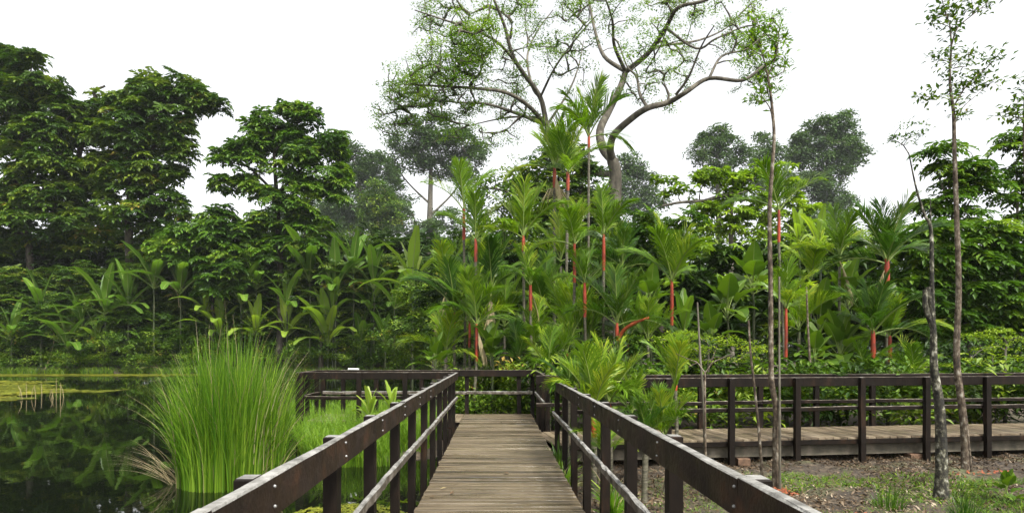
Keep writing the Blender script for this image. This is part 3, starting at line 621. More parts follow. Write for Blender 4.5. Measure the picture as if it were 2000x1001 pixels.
# right-hand thicket
tree('pinnate_tree', 'young tree with fishbone leaves in open tiers above the thicket', (1872, 24), [(1868, 600), (1862, 450), (1850, 330)], [
    (1850, 290, 34, 10), (1830, 318, 22, 8), (1880, 318, 24, 8), (1845, 345, 40, 9), (1920, 330, 30, 10), (1935, 350, 38, 8), (1905, 370, 26, 8), (1860, 378, 40, 9), (1830, 402, 36, 9), (1890, 405, 40, 10), (1850, 430, 50, 12), (1810, 392, 16, 6)],
    24, WHB, 11, .62, M['whorl_b'], M['bark'], .11, .03, gap=-.35, gs=1.3, seed=19, tl=.1, rtip=.012, shell=.2, limbs=[([(1862, 440), (1890, 400), (1925, 340)], .045, .02), ([(1862, 420), (1835, 350), (1830, 320)], .04, .015)])
tree('pinnate_tree', 'fishbone-leaved tree touching the right edge above the thicket', (1990, 25), [(1990, 600), (1988, 450), (1985, 330)], [
    (1985, 268, 20, 10), (1965, 290, 22, 9), (2000, 300, 26, 14), (1985, 330, 24, 8), (1975, 385, 40, 9), (1955, 402, 34, 9), (2000, 410, 40, 12), (1960, 425, 40, 10), (2040, 340, 40, 60)],
    25, WHB, 10, .62, M['whorl_b'], M['bark'], .1, .03, gap=-.35, gs=1.3, seed=20, tl=.1, rtip=.012, shell=.2)
tree('pinnate_thicket', 'dark wall of overlapping fishbone leaves behind the side boardwalk at the right', (1890, 22.5), [(1890, 600), (1890, 500)], [
    (1800, 455, 34, 20), (1850, 450, 44, 22), (1910, 445, 44, 20), (1970, 450, 44, 20), (1790, 500, 40, 26), (1850, 500, 50, 30), (1920, 495, 50, 28), (1990, 500, 50, 30), (1800, 560, 50, 34), (1870, 560, 50, 34), (1940, 560, 50, 34), (2010, 560, 50, 34), (1820, 620, 50, 30), (1890, 620, 50, 30), (1960, 615, 50, 30), (2040, 600, 50, 60), (2080, 500, 50, 60), (2100, 600, 60, 60)],
    22.5, WHB, 10, .7, M['whorl_b'], M['barkd'], .1, .04, gap=-.95, seed=21, tl=.12, rtip=.012, depth=.9, shell=.75, cat='shrub')

# ------------------------------------------------------------------ undergrowth masses (nobody could count their leaves)
def mass(name, label, lobes, Y, T, dens, scale, mat, depth=.8, gap=-2, tl=.4, shell=.6, kind=True, cat='undergrowth', seed=0, gs=.5):
    P, D = lobe_points(lobes, Y, dens, depth, gap, gs, seed, shell)
    P = P[P[:, 2] > ground_z(P[:, 0], P[:, 1]) + .03]
    if kind:
        mb = MB(); scatter(mb, T, P, scale, None, tl); return tag(mb.build(name, mat), label, cat, kind='stuff')
def row(px0, px1, step, py, ry, rx, jy=15, dY=0):
    return [(x + random.uniform(-15, 15), py + random.uniform(-jy, jy), rx * random.uniform(.8, 1.2), ry * random.uniform(.8, 1.2), dY + random.uniform(-1.5, 1.5)) for x in np.arange(px0, px1, step)]
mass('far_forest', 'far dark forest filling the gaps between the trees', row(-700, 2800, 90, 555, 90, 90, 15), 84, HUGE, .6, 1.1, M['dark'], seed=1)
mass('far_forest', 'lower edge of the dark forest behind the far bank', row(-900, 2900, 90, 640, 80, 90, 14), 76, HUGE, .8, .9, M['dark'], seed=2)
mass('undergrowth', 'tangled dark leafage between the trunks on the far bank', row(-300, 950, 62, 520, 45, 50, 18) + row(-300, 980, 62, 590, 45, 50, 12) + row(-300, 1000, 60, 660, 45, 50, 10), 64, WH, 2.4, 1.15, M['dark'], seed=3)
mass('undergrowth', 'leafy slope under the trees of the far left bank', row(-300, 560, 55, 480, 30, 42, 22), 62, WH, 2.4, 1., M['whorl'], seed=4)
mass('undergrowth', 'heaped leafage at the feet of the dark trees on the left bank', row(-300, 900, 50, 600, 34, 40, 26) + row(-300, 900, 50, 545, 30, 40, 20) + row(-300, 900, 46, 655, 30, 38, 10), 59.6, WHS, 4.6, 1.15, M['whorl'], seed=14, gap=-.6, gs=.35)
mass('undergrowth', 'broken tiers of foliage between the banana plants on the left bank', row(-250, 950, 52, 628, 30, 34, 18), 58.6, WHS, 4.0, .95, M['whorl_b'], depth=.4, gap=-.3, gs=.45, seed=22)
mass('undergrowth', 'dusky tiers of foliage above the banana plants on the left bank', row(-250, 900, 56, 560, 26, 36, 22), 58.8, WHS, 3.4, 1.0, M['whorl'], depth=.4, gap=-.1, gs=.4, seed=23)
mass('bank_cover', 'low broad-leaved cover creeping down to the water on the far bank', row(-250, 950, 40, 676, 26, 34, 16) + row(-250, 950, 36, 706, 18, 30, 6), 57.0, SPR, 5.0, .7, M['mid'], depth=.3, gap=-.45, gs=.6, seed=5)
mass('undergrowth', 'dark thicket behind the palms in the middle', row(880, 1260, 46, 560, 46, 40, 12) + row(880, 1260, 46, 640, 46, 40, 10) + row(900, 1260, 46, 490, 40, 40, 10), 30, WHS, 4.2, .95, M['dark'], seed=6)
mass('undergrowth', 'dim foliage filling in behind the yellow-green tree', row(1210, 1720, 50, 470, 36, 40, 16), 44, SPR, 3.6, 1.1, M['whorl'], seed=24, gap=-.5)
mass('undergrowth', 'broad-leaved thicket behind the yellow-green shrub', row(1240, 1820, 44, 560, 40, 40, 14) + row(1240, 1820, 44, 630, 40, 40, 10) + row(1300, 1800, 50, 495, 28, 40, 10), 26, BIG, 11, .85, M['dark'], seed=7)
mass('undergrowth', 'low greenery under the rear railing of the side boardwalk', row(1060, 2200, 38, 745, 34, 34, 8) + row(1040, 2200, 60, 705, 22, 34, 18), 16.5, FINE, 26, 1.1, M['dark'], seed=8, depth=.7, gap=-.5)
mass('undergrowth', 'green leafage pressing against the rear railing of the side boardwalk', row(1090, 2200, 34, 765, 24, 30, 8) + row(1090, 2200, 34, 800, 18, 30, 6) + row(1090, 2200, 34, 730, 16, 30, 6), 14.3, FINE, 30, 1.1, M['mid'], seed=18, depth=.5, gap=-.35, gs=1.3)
mass('undergrowth', 'lighter leaf sprays across the middle of the thicket', row(1320, 1640, 44, 500, 26, 36, 20) + row(1330, 1620, 60, 560, 26, 36, 20), 24, BIG, 6, .62, M['lime'], seed=9, gap=-.1, gs=1.1)
mass('ground_cover', 'dense low greenery just behind the far end railing', row(880, 1080, 22, 748, 26, 24, 8) + row(880, 1080, 24, 790, 20, 24, 5), 17.0, FINE, 45, .9, M['mid'], seed=10, depth=.6)
mass('undergrowth', 'thick greenery filling the far side outside the frame and at the right edge', row(2050, 2700, 60, 600, 70, 60, 20), 22, BIG, 6, 1.1, M['dark'], seed=11)

# ------------------------------------------------------------------ shrubs that can be told apart
def shrub(name, label, lobes, Y, T, dens, scale, leaf, seed=0, gap=-.95, gs=.8, bark='barkd', stem=.04, cat='shrub', tl=.35, shell=.6, depth=.85, group=None):
    px = float(np.mean([l[0] for l in lobes])); ymin = min(l[1] for l in lobes); low = max(l[1] for l in lobes)
    return tree(name, label, (px, Y), [(px, (low + 700) / 2 if low < 690 else low), (px + 3, (low + ymin) / 2)], lobes, Y, T, dens, scale, leaf, M[bark], stem, stem * .5,
                gap=gap, gs=gs, seed=seed, rtip=.008, tl=tl, shell=shell, depth=depth, cat=cat, group=group)
shrub('lime_shrub', 'flat-topped pale lime shrub behind the side boardwalk railing, left of the slim trunks', [(1295, 660, 30, 5), (1340, 653, 42, 5), (1390, 660, 46, 5), (1440, 670, 40, 5), (1475, 680, 24, 4), (1330, 678, 40, 5), (1390, 686, 46, 5), (1440, 700, 36, 5), (1350, 704, 30, 4)], 14.6, FLAT, 30, .62, M['limer'], tl=.08, shell=.2, bark='bark')
shrub('lime_shrub', 'pale green shrub with tiered sprays at the right edge behind the railing', [(1920, 655, 26, 5), (1965, 645, 34, 5), (1990, 663, 40, 5), (1940, 680, 40, 5), (1985, 698, 44, 5), (1910, 705, 30, 5), (2030, 670, 40, 8)], 14.9, FLAT, 26, .62, M['limer'], tl=.08, shell=.2, bark='bark')
shrub('round_shrub', 'clump of dark drooping leaves at the left edge of the far bank', [(10, 600, 60, 40), (40, 640, 50, 34), (-30, 660, 60, 40)], 60, WHS, 3, .8, M['mid'], seed=3)
shrub('round_shrub', 'leafy shrub under the tall dark tree on the far bank', [(240, 660, 60, 24), (300, 665, 50, 24), (200, 690, 60, 22), (330, 690, 50, 20)], 59, SPR, 5, .75, M['mid'], seed=4)
shrub('round_shrub', 'green shrub spilling over the bank behind the tall reeds', [(560, 670, 40, 24), (520, 690, 40, 20), (600, 700, 50, 20)], 59, SPR, 5, .75, M['mid'], seed=5)
shrub('dark_shrub', 'bushy dark tree of heavy drooping leaves left of the domed tree', [(430, 430, 40, 24), (380, 450, 44, 26), (470, 460, 44, 28), (420, 490, 70, 36), (350, 490, 50, 30), (440, 540, 60, 36)], 57, WH, 3.6, .95, M['whorl_b'], seed=6, stem=.2, cat='tree')
shrub('dark_shrub', 'dark leafy mass between the domed tree and the light green mound', [(630, 470, 36, 30), (600, 510, 50, 34), (650, 540, 50, 34)], 57.5, WHS, 4, .95, M['whorl'], seed=7, stem=.2, cat='tree')
shrub('round_shrub', 'dense shrub on the bank right behind the viewing bay', [(760, 660, 50, 34), (810, 640, 44, 36), (850, 670, 40, 34), (790, 700, 70, 24)], 44, SPR, 6, .7, M['mid'], seed=8)
shrub('round_shrub', 'tall leafy shrub left of the first red-stemmed palm', [(850, 560, 40, 40), (820, 590, 40, 40), (870, 610, 36, 40)], 40, SPR, 6, .8, M['mid'], seed=9, stem=.1)
shrub('round_shrub', 'bushy green shrub under the tallest palm on the right thicket', [(1655, 460, 34, 18), (1620, 480, 34, 20), (1690, 470, 30, 18)], 28, SPR, 8, .6, M['lime'], seed=10, stem=.06)

# ------------------------------------------------------------------ palms
def frond_mesh(name, L, elev, bend, n=36, ll=.42, lw=.035, vee=.5, fwd=.75, seed=0, tipdroop=.3, mats=None, curl=0.):
    rr = np.random.default_rng(seed); mb = MB(); m = 14; pts = [np.zeros(3)]; a = elev
    for i in range(m):
        a = elev - bend * ((i + 1) / m) ** 1.5; pts.append(pts[-1] + np.array([cos(a), curl * (i / m) * .1, sin(a)]) * L / m)
    pts = np.array(pts); tube(mb, pts, np.linspace(.016, .004, m + 1), 5, 1)
    for i in range(n):
        t = .16 + .82 * i / (n - 1); f = t * m; k = min(m - 1, int(f)); p = pts[k] + (pts[k + 1] - pts[k]) * (f - k)
        T = pts[k + 1] - pts[k]; T /= np.linalg.norm(T); side = np.array([0, 1., 0]); up = np.cross(T, side) * -1; up = up if up[2] > -.2 else -up
        prof = (.55 + .6 * sin(pi * min(1, t * .95)) ** .8) if t < .9 else .62
        for s in (-1, 1):
            fw = fwd + .35 * t + rr.normal(0, .06); d = T * sin(fw) + cos(fw) * (side * s * cos(vee) + up * sin(vee)) + rr.normal(0, .05, 3); d /= np.linalg.norm(d)
            l = ll * prof * rr.uniform(.9, 1.1); wv = np.cross(d, up); wv = T * .8 + up * .3; wv -= d * wv.dot(d); wv /= np.linalg.norm(wv) + 1e-9; w0 = lw * rr.uniform(.8, 1.2)
            q1 = p + d * l * .5; q2 = p + d * l + np.array([0, 0, -tipdroop * l * rr.uniform(.5, 1.5)])
            V = [p - wv * w0 * .25, p + wv * w0 * .25, q1 + wv * w0 * .5, q1 - wv * w0 * .5, q2 + wv * w0 * .12, q2 - wv * w0 * .12]
            mb.add(V, [[0, 1, 2, 3], [3, 2, 4, 5]], 0)
    return mb.mesh(name, mats)
def frond_set(mat, tag_):
    el = [(1.45, .25), (1.34, .4), (1.2, .6), (1.0, .85), (.75, 1.1), (.4, 1.1)]
    return [[frond_mesh('frond', 1.0, e, b, seed=i * 7 + v, ll=.43, lw=.022, vee=[.3, .65][v], fwd=[.86, .74][v], tipdroop=.22, mats=[M[mat], M['rachis']]) for v in (0, 1)] for i, (e, b) in enumerate(el)]
FS = {'palm': frond_set('palm', 'a'), 'palm_d': frond_set('palm_d', 'b')}
def palm(label, pxs, pyt, pyb, Y, fl, n=7, mat='palm', lean=0., stemr=.04, base_px=None, low=0., seed=0, red=True, fat=1.0, hide_base=False, group='red-stemmed palms', spread=1.0):
    """pxs,pyt: where the fronds leave the crownshaft; pyb: its lower end; fl: frond length in photo pixels"""
    rr = random.Random(seed * 31 + 5); top = at(pxs, pyt, Y); bx = gx(base_px if base_px is not None else pxs + rr.uniform(-4, 4), Y); bz = gz(bx, Y) - .05
    root = thing('lipstick_palm', label, 'palm', (bx, Y, bz), group)
    bot = at(pxs + lean * (pyb - pyt), pyb, Y); mb = MB()
    if bot[2] > bz + .15:
        mid = (np.array([bx, Y, bz]) + bot) / 2 + (rr.uniform(-.05, .05), 0, 0); P = smooth_path([(bx, Y, bz), mid, bot], 12)
        r = np.full(len(P), stemr); r[:3] *= (1.3, 1.15, 1.05); tube(mb, P, r, 8); mb.build('stem', M['stem'], root)
    if red:
        mb = MB(); P = smooth_path([bot, (bot + top) / 2 + (.005, 0, 0), top], 5); k = np.linspace(0, 1, len(P)); tube(mb, P, stemr * fat * .9 * (1.25 + .35 * np.sin(k * pi * .8) - .45 * k), 9); mb.build('crownshaft', M['shaft'], root)
    Lm = fl / F * Y * .95; off = top - np.array([bx, Y, bz]); a0 = rr.uniform(0, 6.28)
    for i in range(n):
        q = i / max(1, n - 1) * spread + low; lv = min(5, int(q * 5.2)); me = FS[mat][lv][rr.randint(0, 1)]
        link('frond', me, root, off + np.array([0, 0, -.03 * i * Lm * .3]), a0 + i * 2.4 + rr.uniform(-.3, .3), Lm * rr.uniform(.85, 1.12))
    if seed % 4 == 0 and Y > 12:
        for k in range(1 + seed % 2): link('dead_frond', DEAD[(seed + k) % 2], root, off + np.array([0, 0, -.12 * Lm]), rr.uniform(0, 6.28), Lm * rr.uniform(.6, .85))
    return root
DEAD = [frond_mesh('dead_frond', 1.0, e, .25, seed=90 + i, ll=.34, lw=.018, vee=-.3, fwd=.9, tipdroop=.5, mats=[M['dry'], M['dry']]) for i, e in enumerate((-1.15, -.85))]
PAL = [
 ('palm with a long red shaft, the highest of the left group', 906, 408, 468, 18.4, 98, 5, 'palm', dict(seed=1, spread=.6)),
 ('red-stemmed palm right beside the highest one of the left group', 929, 466, 511, 17.9, 90, 7, 'palm', dict(seed=2)),
 ('slim palm with upright bright fronds between the left and middle palm groups', 1022, 460, 490, 17.5, 98, 7, 'palm', dict(seed=3)),
 ('shorter palm with a red shaft directly below the slim upright one', 1036, 556, 606, 17.0, 80, 5, 'palm', dict(seed=4, spread=.8)),
 ('leaning palm with a dark red shaft and wide pale fronds in the middle group', 1122, 475, 552, 17.2, 86, 7, 'palm', dict(seed=5)),
 ('palm with a bright red shaft in front of the dark red one', 1142, 552, 619, 16.8, 76, 5, 'palm', dict(seed=6, spread=.8)),
 ('straight palm with fine pale fronds below the giant trunk', 1179, 457, 529, 17.4, 86, 7, 'palm', dict(seed=7)),
 ('very tall red-shafted palm with fruit stalks, left of its equally tall twin', 1083, 327, 367, 24, 100, 8, 'palm', dict(seed=8, stemr=.06)),
 ('very tall red-shafted palm, right of its equally tall twin', 1109, 336, 372, 23, 95, 8, 'palm', dict(seed=9, stemr=.055)),
 ('tallest palm, its crown against the sky before the giant limbs', 1150, 262, 292, 25, 105, 9, 'palm', dict(seed=10, stemr=.05)),
 ('bushy low palm with a bright red shaft just behind the far end railing', 917, 626, 678, 17.6, 108, 9, 'palm', dict(seed=11, fat=.8)),
 ('low palm with the longest red shaft, right of the bushy low one', 931, 632, 705, 17.0, 90, 7, 'palm', dict(seed=12, fat=1)),
 ('dark low palm at the left end of the palm row', 887, 600, 640, 18, 95, 7, 'palm_d', dict(seed=13, fat=.8)),
 ('dark green palm with an orange arching leaf base beside the middle group', 1205, 630, 660, 16.5, 105, 8, 'palm_d', dict(seed=14)),
 ('small palm with a short red shaft behind the railing corner', 1107, 690, 718, 16.6, 90, 7, 'palm', dict(seed=15, fat=.8)),
 ('small palm whose red stem shows under the dark fronds', 1225, 668, 690, 16.8, 70, 5, 'palm_d', dict(seed=16, fat=.8)),
 ('single palm with a straight red shaft and a full fan of fronds over the thicket', 1312, 545, 635, 17.5, 112, 9, 'palm', dict(seed=17, spread=.85)),
 ('tall palm with light green arching fronds close behind the slim speckled trunk', 1521, 410, 473, 15.5, 100, 5, 'palm', dict(seed=18, base_px=1539, spread=.85, stemr=.032)),
 ('thin palm with a low red shaft beside the slim speckled trunk', 1535, 600, 700, 15, 90, 6, 'palm', dict(seed=19, stemr=.032)),
 ('large bushy palm high on the right, red shaft under a dense dark head', 1732, 505, 561, 16.5, 118, 11, 'palm_d', dict(seed=20, stemr=.055)),
 ('dark-headed palm with a long red shaft rising from the rear railing', 1705, 645, 725, 15.6, 112, 10, 'palm_d', dict(seed=21, stemr=.05)),
 ('palm with yellow-green fronds to the right of the dark-headed one', 1738, 655, 707, 15.8, 92, 8, 'palm', dict(seed=22, stemr=.04)),
 ('near palm with upright ribbed fronds leaning over the right railing', 1160, 800, 853, 8.6, 135, 8, 'palm', dict(seed=23, spread=.7, fat=.8, stemr=.04)),
 ('near bushy palm just right of the one leaning over the railing', 1190, 783, 820, 9.2, 115, 7, 'palm', dict(seed=24, spread=.8, fat=.7, stemr=.03)),
 ('small palm with a fan of fronds held above the side boardwalk railing', 1319, 748, 762, 9.8, 95, 6, 'palm', dict(seed=25, spread=.5, fat=.8, stemr=.03)),
 ('low clump palm in front of the left end of the side boardwalk', 1300, 845, 850, 9.0, 105, 9, 'palm', dict(seed=26, spread=.8, red=False, stemr=.03)),
 ('low green palm at the foot of the rear railing on the right', 1690, 735, 750, 15.2, 70, 8, 'palm', dict(seed=27, red=False, low=.3)),
 ('low pale palm just right of the other one at the rear railing', 1785, 735, 750, 15.4, 75, 8, 'palm', dict(seed=28, red=False, low=.3)),
 ('dark fan-like palm at the back of the end railing, beside the corner post', 1012, 700, 720, 17, 70, 8, 'palm_d', dict(seed=29, red=False)),
 ('spreading pale palm low behind the right corner of the end railing', 1070, 725, 735, 15.6, 90, 8, 'palm', dict(seed=30, red=False)),
 ('feathery palm in the middle of the group, without a visible red shaft', 1100, 630, 650, 21.5, 110, 9, 'palm', dict(seed=31, red=False)),
 ('feathery palm filling the gap between the left palms and the slim upright one', 960, 560, 600, 22, 110, 9, 'palm_d', dict(seed=32, red=False)),
 ('pale feathery palm to the left of the bushy low palm', 870, 690, 700, 17.8, 90, 7, 'palm', dict(seed=33, red=False)),
 ('feathery palm half hidden right of the straight fine-fronded palm', 1215, 520, 545, 21, 95, 8, 'palm_d', dict(seed=34, red=False)),
 ('low feathery palm behind the side railing, right of the lime shrub', 1560, 640, 660, 16.5, 95, 6, 'palm', dict(seed=35, red=False)),
 ('pale fan palm left of the large bushy palm head', 1640, 500, 520, 18, 95, 7, 'palm', dict(seed=36, red=False)),
 ('feathery palm head filling the space under the slim upright palm', 985, 630, 640, 22.5, 100, 9, 'palm', dict(seed=41, red=False)),
 ('dark feathery palm low between the middle palms', 1062, 600, 610, 23, 105, 9, 'palm_d', dict(seed=42, red=False)),
 ('feathery palm high behind the leaning pale-fronded palm', 1095, 505, 520, 24, 100, 8, 'palm', dict(seed=43, red=False)),
 ('bright feathery palm low behind the strap-leaved plants', 1150, 665, 675, 17.6, 100, 9, 'palm', dict(seed=44, red=False)),
 ('feathery palm directly behind the end railing, in its middle', 1045, 675, 690, 17.2, 85, 9, 'palm', dict(seed=45, red=False)),
 ('dark palm head above the orange arching leaf base', 1200, 575, 585, 22, 95, 8, 'palm_d', dict(seed=46, red=False)),
 ('feathery palm at the left foot of the fan-topped palm', 1265, 660, 670, 16.9, 85, 8, 'palm', dict(seed=47, red=False)),
 ('feathery palm head left of the highest red shaft', 872, 560, 580, 24, 95, 8, 'palm', dict(seed=48, red=False)),
 ('pale feathery palm behind the tall light palm on the right', 1585, 540, 560, 19, 85, 8, 'palm', dict(seed=49, red=False)),
 ('young low palm filling the corner between the railing and the side boardwalk', 1235, 800, 810, 9.9, 85, 9, 'palm', dict(seed=50, red=False)),
 ('young palm rising behind the right railing near the opening', 1112, 770, 780, 10.2, 80, 8, 'palm_d', dict(seed=51, red=False)),
 ('low palm with dark fronds between the two bushy near palms', 1262, 850, 860, 8.3, 80, 9, 'palm_d', dict(seed=53, red=False)),
 ('tiny palm at the foot of the near red-shafted palms', 1178, 880, 885, 7.8, 75, 9, 'palm', dict(seed=54, red=False)),
]
for lab, px, pt, pb, Y, fl, n, mt, kw in PAL:
    r = palm(lab, px, pt, pb, Y, fl, n, mt, group='feathery palms' if kw.get('red') is False else 'red-stemmed palms', **kw)
    if 'orange arching' in lab:
        mb = MB(); tube(mb, smooth_path([at(1205, 668, 16.5), at(1218, 645, 16.35), at(1240, 630, 16.2), at(1268, 620, 16.1)], 5), [.06] * 3 + [.05] * 8 + [.035] * 5, 7); mb.build('leaf_base', M['orangest'], r)
    if 'fruit stalks' in lab:
        mb = MB()
        for k in range(26):
            a = random.uniform(0, 6.28); l = random.uniform(.35, .75); c = at(1084, 372, 24); d = np.array([cos(a), sin(a), 0])
            tube(mb, [c, c + d * l * .5 + (0, 0, .02), c + d * l + (0, 0, -l * .8)], [.012, .009, .006], 4)
        mb.build('fruit_stalk', M['dry'], r)

# ------------------------------------------------------------------ banana-like plants
def blade_mesh(L, W, elev, bend, fold=.35, pet=.22, seed=0, tear=.25, mats=None, m=14, heart=False):
    rr = np.random.default_rng(seed); mb = MB(); pts = [np.zeros(3)]
    for i in range(m):
        a = elev - bend * ((i + 1) / m) ** 1.6; pts.append(pts[-1] + np.array([cos(a), 0, sin(a)]) * L / m)
    pts = np.array(pts); tube(mb, pts, np.linspace(.03, .007, m + 1) * L / 2.2, 5, 1)
    k0 = int(pet * m); K = m - k0; tt = np.linspace(0, 1, K + 1)
    prof = (np.sin(pi * np.clip(tt * .93 + .05, 0, 1)) ** .5) if not heart else (1.25 * (1 - tt) ** .6 * np.minimum(1, .55 + tt * 3))
    for s in (-1, 1):
        inner, outer = [], []
        for j in range(K + 1):
            p = pts[k0 + j]; T = pts[min(m, k0 + j + 1)] - pts[max(0, k0 + j - 1)]; T /= np.linalg.norm(T); up = np.array([-T[2], 0, T[0]])
            wj = W * prof[j] * rr.uniform(1 - tear, 1); inner.append(p); outer.append(p + np.array([0, s, 0]) * wj * cos(fold) + up * wj * sin(fold) * rr.uniform(.6, 1.3) + T * wj * .25 - up * wj * .25 * tt[j])
        mid = [(a * .5 + b * .5) + np.array([0, 0, .04 * W]) for a, b in zip(inner, outer)]
        V = np.array(inner + mid + outer); n = K + 1; f = []
        for j in range(K):
            f += [[j, j + 1, n + j + 1, n + j], [n + j, n + j + 1, 2 * n + j + 1, 2 * n + j]]
        mb.add(V, f, 0, True)
    return mb.mesh('leaf', mats)
def blade_set(mat, W=.115, heart=False, tear=.25):
    el = [(1.45, .35), (1.25, .7), (1.05, 1.1), (.8, 1.3), (.5, 1.2), (.9, .5)]
    return [blade_mesh(1.0, W, e, b, seed=i, mats=[M[mat], M['rachis']], tear=tear, pet=.42 if heart else .2, heart=heart) for i, (e, b) in enumerate(el)]
BS = {'banana': blade_set('banana'), 'bananay': blade_set('bananay'), 'alo': blade_set('mid', .22, True, .05)}
def banana(label, px, py_crown, Y, ll, n=8, mat='banana', base_py=None, seed=0, name='banana_plant', cat='banana plant', r=.11, group='banana plants'):
    rr = random.Random(seed * 17 + 3); c = at(px, py_crown, Y); bz = gz(c[0], Y) - .05; root = thing(name, label, cat, (c[0], Y, bz), group)
    off = c - np.array([c[0], Y, bz])
    if off[2] > .3:
        mb = MB(); P = np.array([c + (0.03 * k * k * .1, 0, -off[2] * (1 - k / 5)) for k in range(6)]); P[-1] = c; tube(mb, P, np.linspace(r, r * .5, 6), 8); mb.build('pseudostem', M['bstem'], root)
    Lm = ll / F * Y * (1.25 if Y > 30 else 1.1); n = int(n * 1.35); a0 = rr.uniform(0, 6.28)
    for i in range(n):
        link('leaf', BS[mat][min(5, int(i / n * 5.5))], root, off + np.array([0, 0, -.02 * i]), a0 + i * 2.4 + rr.uniform(-.3, .3), Lm * rr.uniform(.8, 1.15))
    return root
BAN = [
 ('small banana plant with a pale upright leaf at the far left water edge', 132, 680, 58.6, 72, 7, 'banana'),
 ('banana plant half lost in the dark thicket at the left, above the small pale one', 205, 610, 60, 75, 7, 'banana'),
 ('banana plant with one tall leaf under the first dark tree', 80, 610, 60.5, 70, 6, 'banana'),
 ('tall banana plant with long torn leaves, highest on the left bank', 352, 570, 60, 95, 9, 'banana'),
 ('banana plant with fresh leaves fanned just above the light-leaved clump', 402, 606, 59.5, 60, 8, 'bananay'),
 ('light yellow-green broad-leaved clump behind the tips of the tall reeds', 430, 650, 58.8, 66, 12, 'bananay'),
 ('yellow-green clump touching the right side of the reed tips', 500, 652, 58.8, 60, 10, 'bananay'),
 ('tall banana plant with erect leaves below the domed dark tree', 605, 545, 59.5, 90, 9, 'banana'),
 ('banana plant with drooping leaves just right of the erect-leaved one', 655, 570, 59, 80, 9, 'banana'),
 ('banana plant with long arching leaves below the light green mound', 690, 530, 61, 75, 8, 'banana'),
 ('large light banana rosette low on the bank, left above the viewing bay', 640, 668, 57.8, 88, 13, 'bananay'),
 ('banana plant with dark leaves between the rosette and the shrub on the bank', 725, 610, 58.5, 70, 8, 'banana'),
 ('small banana plant with two pale leaves behind the viewing bay railing', 752, 668, 55, 55, 7, 'banana'),
 ('banana plant with broad pale leaves left of the first palm', 805, 560, 48, 85, 9, 'bananay'),
 ('banana plant low between the bank shrubs, left of the dark low palm', 850, 640, 42, 70, 9, 'banana'),
 ('banana plant with hanging leaves at the foot of the broken-topped tree', 160, 640, 59.5, 60, 7, 'banana'),
 ('banana plant with shiny leaves below the dark mass left of the domed tree', 470, 590, 59.8, 70, 8, 'banana'),
 ('banana plant behind the domed tree trunk, its leaves arching left', 560, 600, 59.8, 66, 8, 'banana'),
 ('banana plant with pale stems in the dark gap right of the erect-leaved ones', 770, 600, 56, 66, 7, 'banana'),
 ('banana plant with dark broad leaves against the foot of the tall dark tree', 250, 600, 58, 70, 9, 'banana'),
 ('low banana plant at the left edge of the far bank', 22, 660, 58, 62, 8, 'banana'),
 ('banana plant with upright leaves just left of the highest one of the left bank', 300, 560, 58, 74, 8, 'banana'),
 ('banana plant leaning over the low cover right of the small pale one', 190, 672, 58, 52, 7, 'bananay'),
 ('pale-leaved banana plant between the reed tips and the light rosette', 560, 655, 58, 62, 9, 'bananay'),
 ('banana plant with crossing leaves below the narrow bright crown', 730, 560, 58, 70, 9, 'banana'),
 ('banana plant with wide dark leaves above the light rosette', 650, 610, 58, 66, 9, 'banana'),
 ('tall-leaved banana plant in the gap left of the domed tree', 500, 560, 58, 70, 8, 'banana'),
 ('low dark banana plant at the bank right of the light rosette', 705, 670, 58, 56, 9, 'banana'),
]
for i, (lab, px, py, Y, ll, n, mt) in enumerate(BAN): banana(lab, px, py, Y if Y < 57 else 57.1 + .2 * (i % 4), ll, n, mt, seed=i)
for i, (lab, px, py, Y, ll, n, mt) in enumerate([]): banana(lab, px, py, Y, ll, n, mt, seed=i)
ALO = [
 ('pale broad-leaved banana in the thicket right of the slim speckled trunk', 1600, 480, 21, 66, 8, 'bananay', 'banana_plant', 'banana plant'),
 ('light-leaved banana high in the thicket, left of the dense palm head', 1560, 470, 22, 60, 7, 'bananay', 'banana_plant', 'banana plant'),
 ('banana plant with broad leaves under the fan-topped palm', 1335, 650, 18.5, 80, 9, 'banana', 'banana_plant', 'banana plant'),
 ('banana plant in the shade between the lime shrub and the thicket', 1250, 640, 19, 60, 8, 'banana', 'banana_plant', 'banana plant'),
 ('elephant-ear plant with large leaves between the slim trunk and the red-shafted palms', 1600, 640, 17.5, 80, 11, 'alo', 'elephant_ear', 'elephant ear'),
 ('elephant-ear plant lower left of the dark-headed palm', 1640, 690, 16.2, 75, 11, 'alo', 'elephant_ear', 'elephant ear'),
 ('elephant-ear plant tucked behind the slim speckled trunk', 1590, 700, 15.8, 66, 10, 'alo', 'elephant_ear', 'elephant ear'),
 ('elephant-ear plant above the lime shrub', 1420, 610, 18.5, 75, 11, 'alo', 'elephant_ear', 'elephant ear'),
 ('elephant-ear plant in the middle of the thicket below the pale trunk', 1470, 560, 20, 75, 11, 'alo', 'elephant_ear', 'elephant ear'),
 ('elephant-ear plant right of the thin low-shafted palm', 1655, 590, 18.5, 75, 10, 'alo', 'elephant_ear', 'elephant ear'),
 ('elephant-ear plant in the gap right of the middle palms', 1270, 590, 20, 66, 10, 'alo', 'elephant_ear', 'elephant ear'),
 ('elephant-ear plant left of the fan-topped palm base', 1390, 660, 17.2, 60, 9, 'alo', 'elephant_ear', 'elephant ear'),
 ('elephant-ear plant close behind the end railing at the left', 960, 690, 17.2, 60, 9, 'alo', 'elephant_ear', 'elephant ear'),
 ('elephant-ear plant close behind the viewing bay railing', 850, 705, 17.0, 52, 9, 'alo', 'elephant_ear', 'elephant ear'),
]
for i, (lab, px, py, Y, ll, n, mt, nm, ct) in enumerate(ALO): banana(lab, px, py, Y, ll, n, mt, seed=40 + i, name=nm, cat=ct, r=.06, group='broad-leaved plants in the thicket')
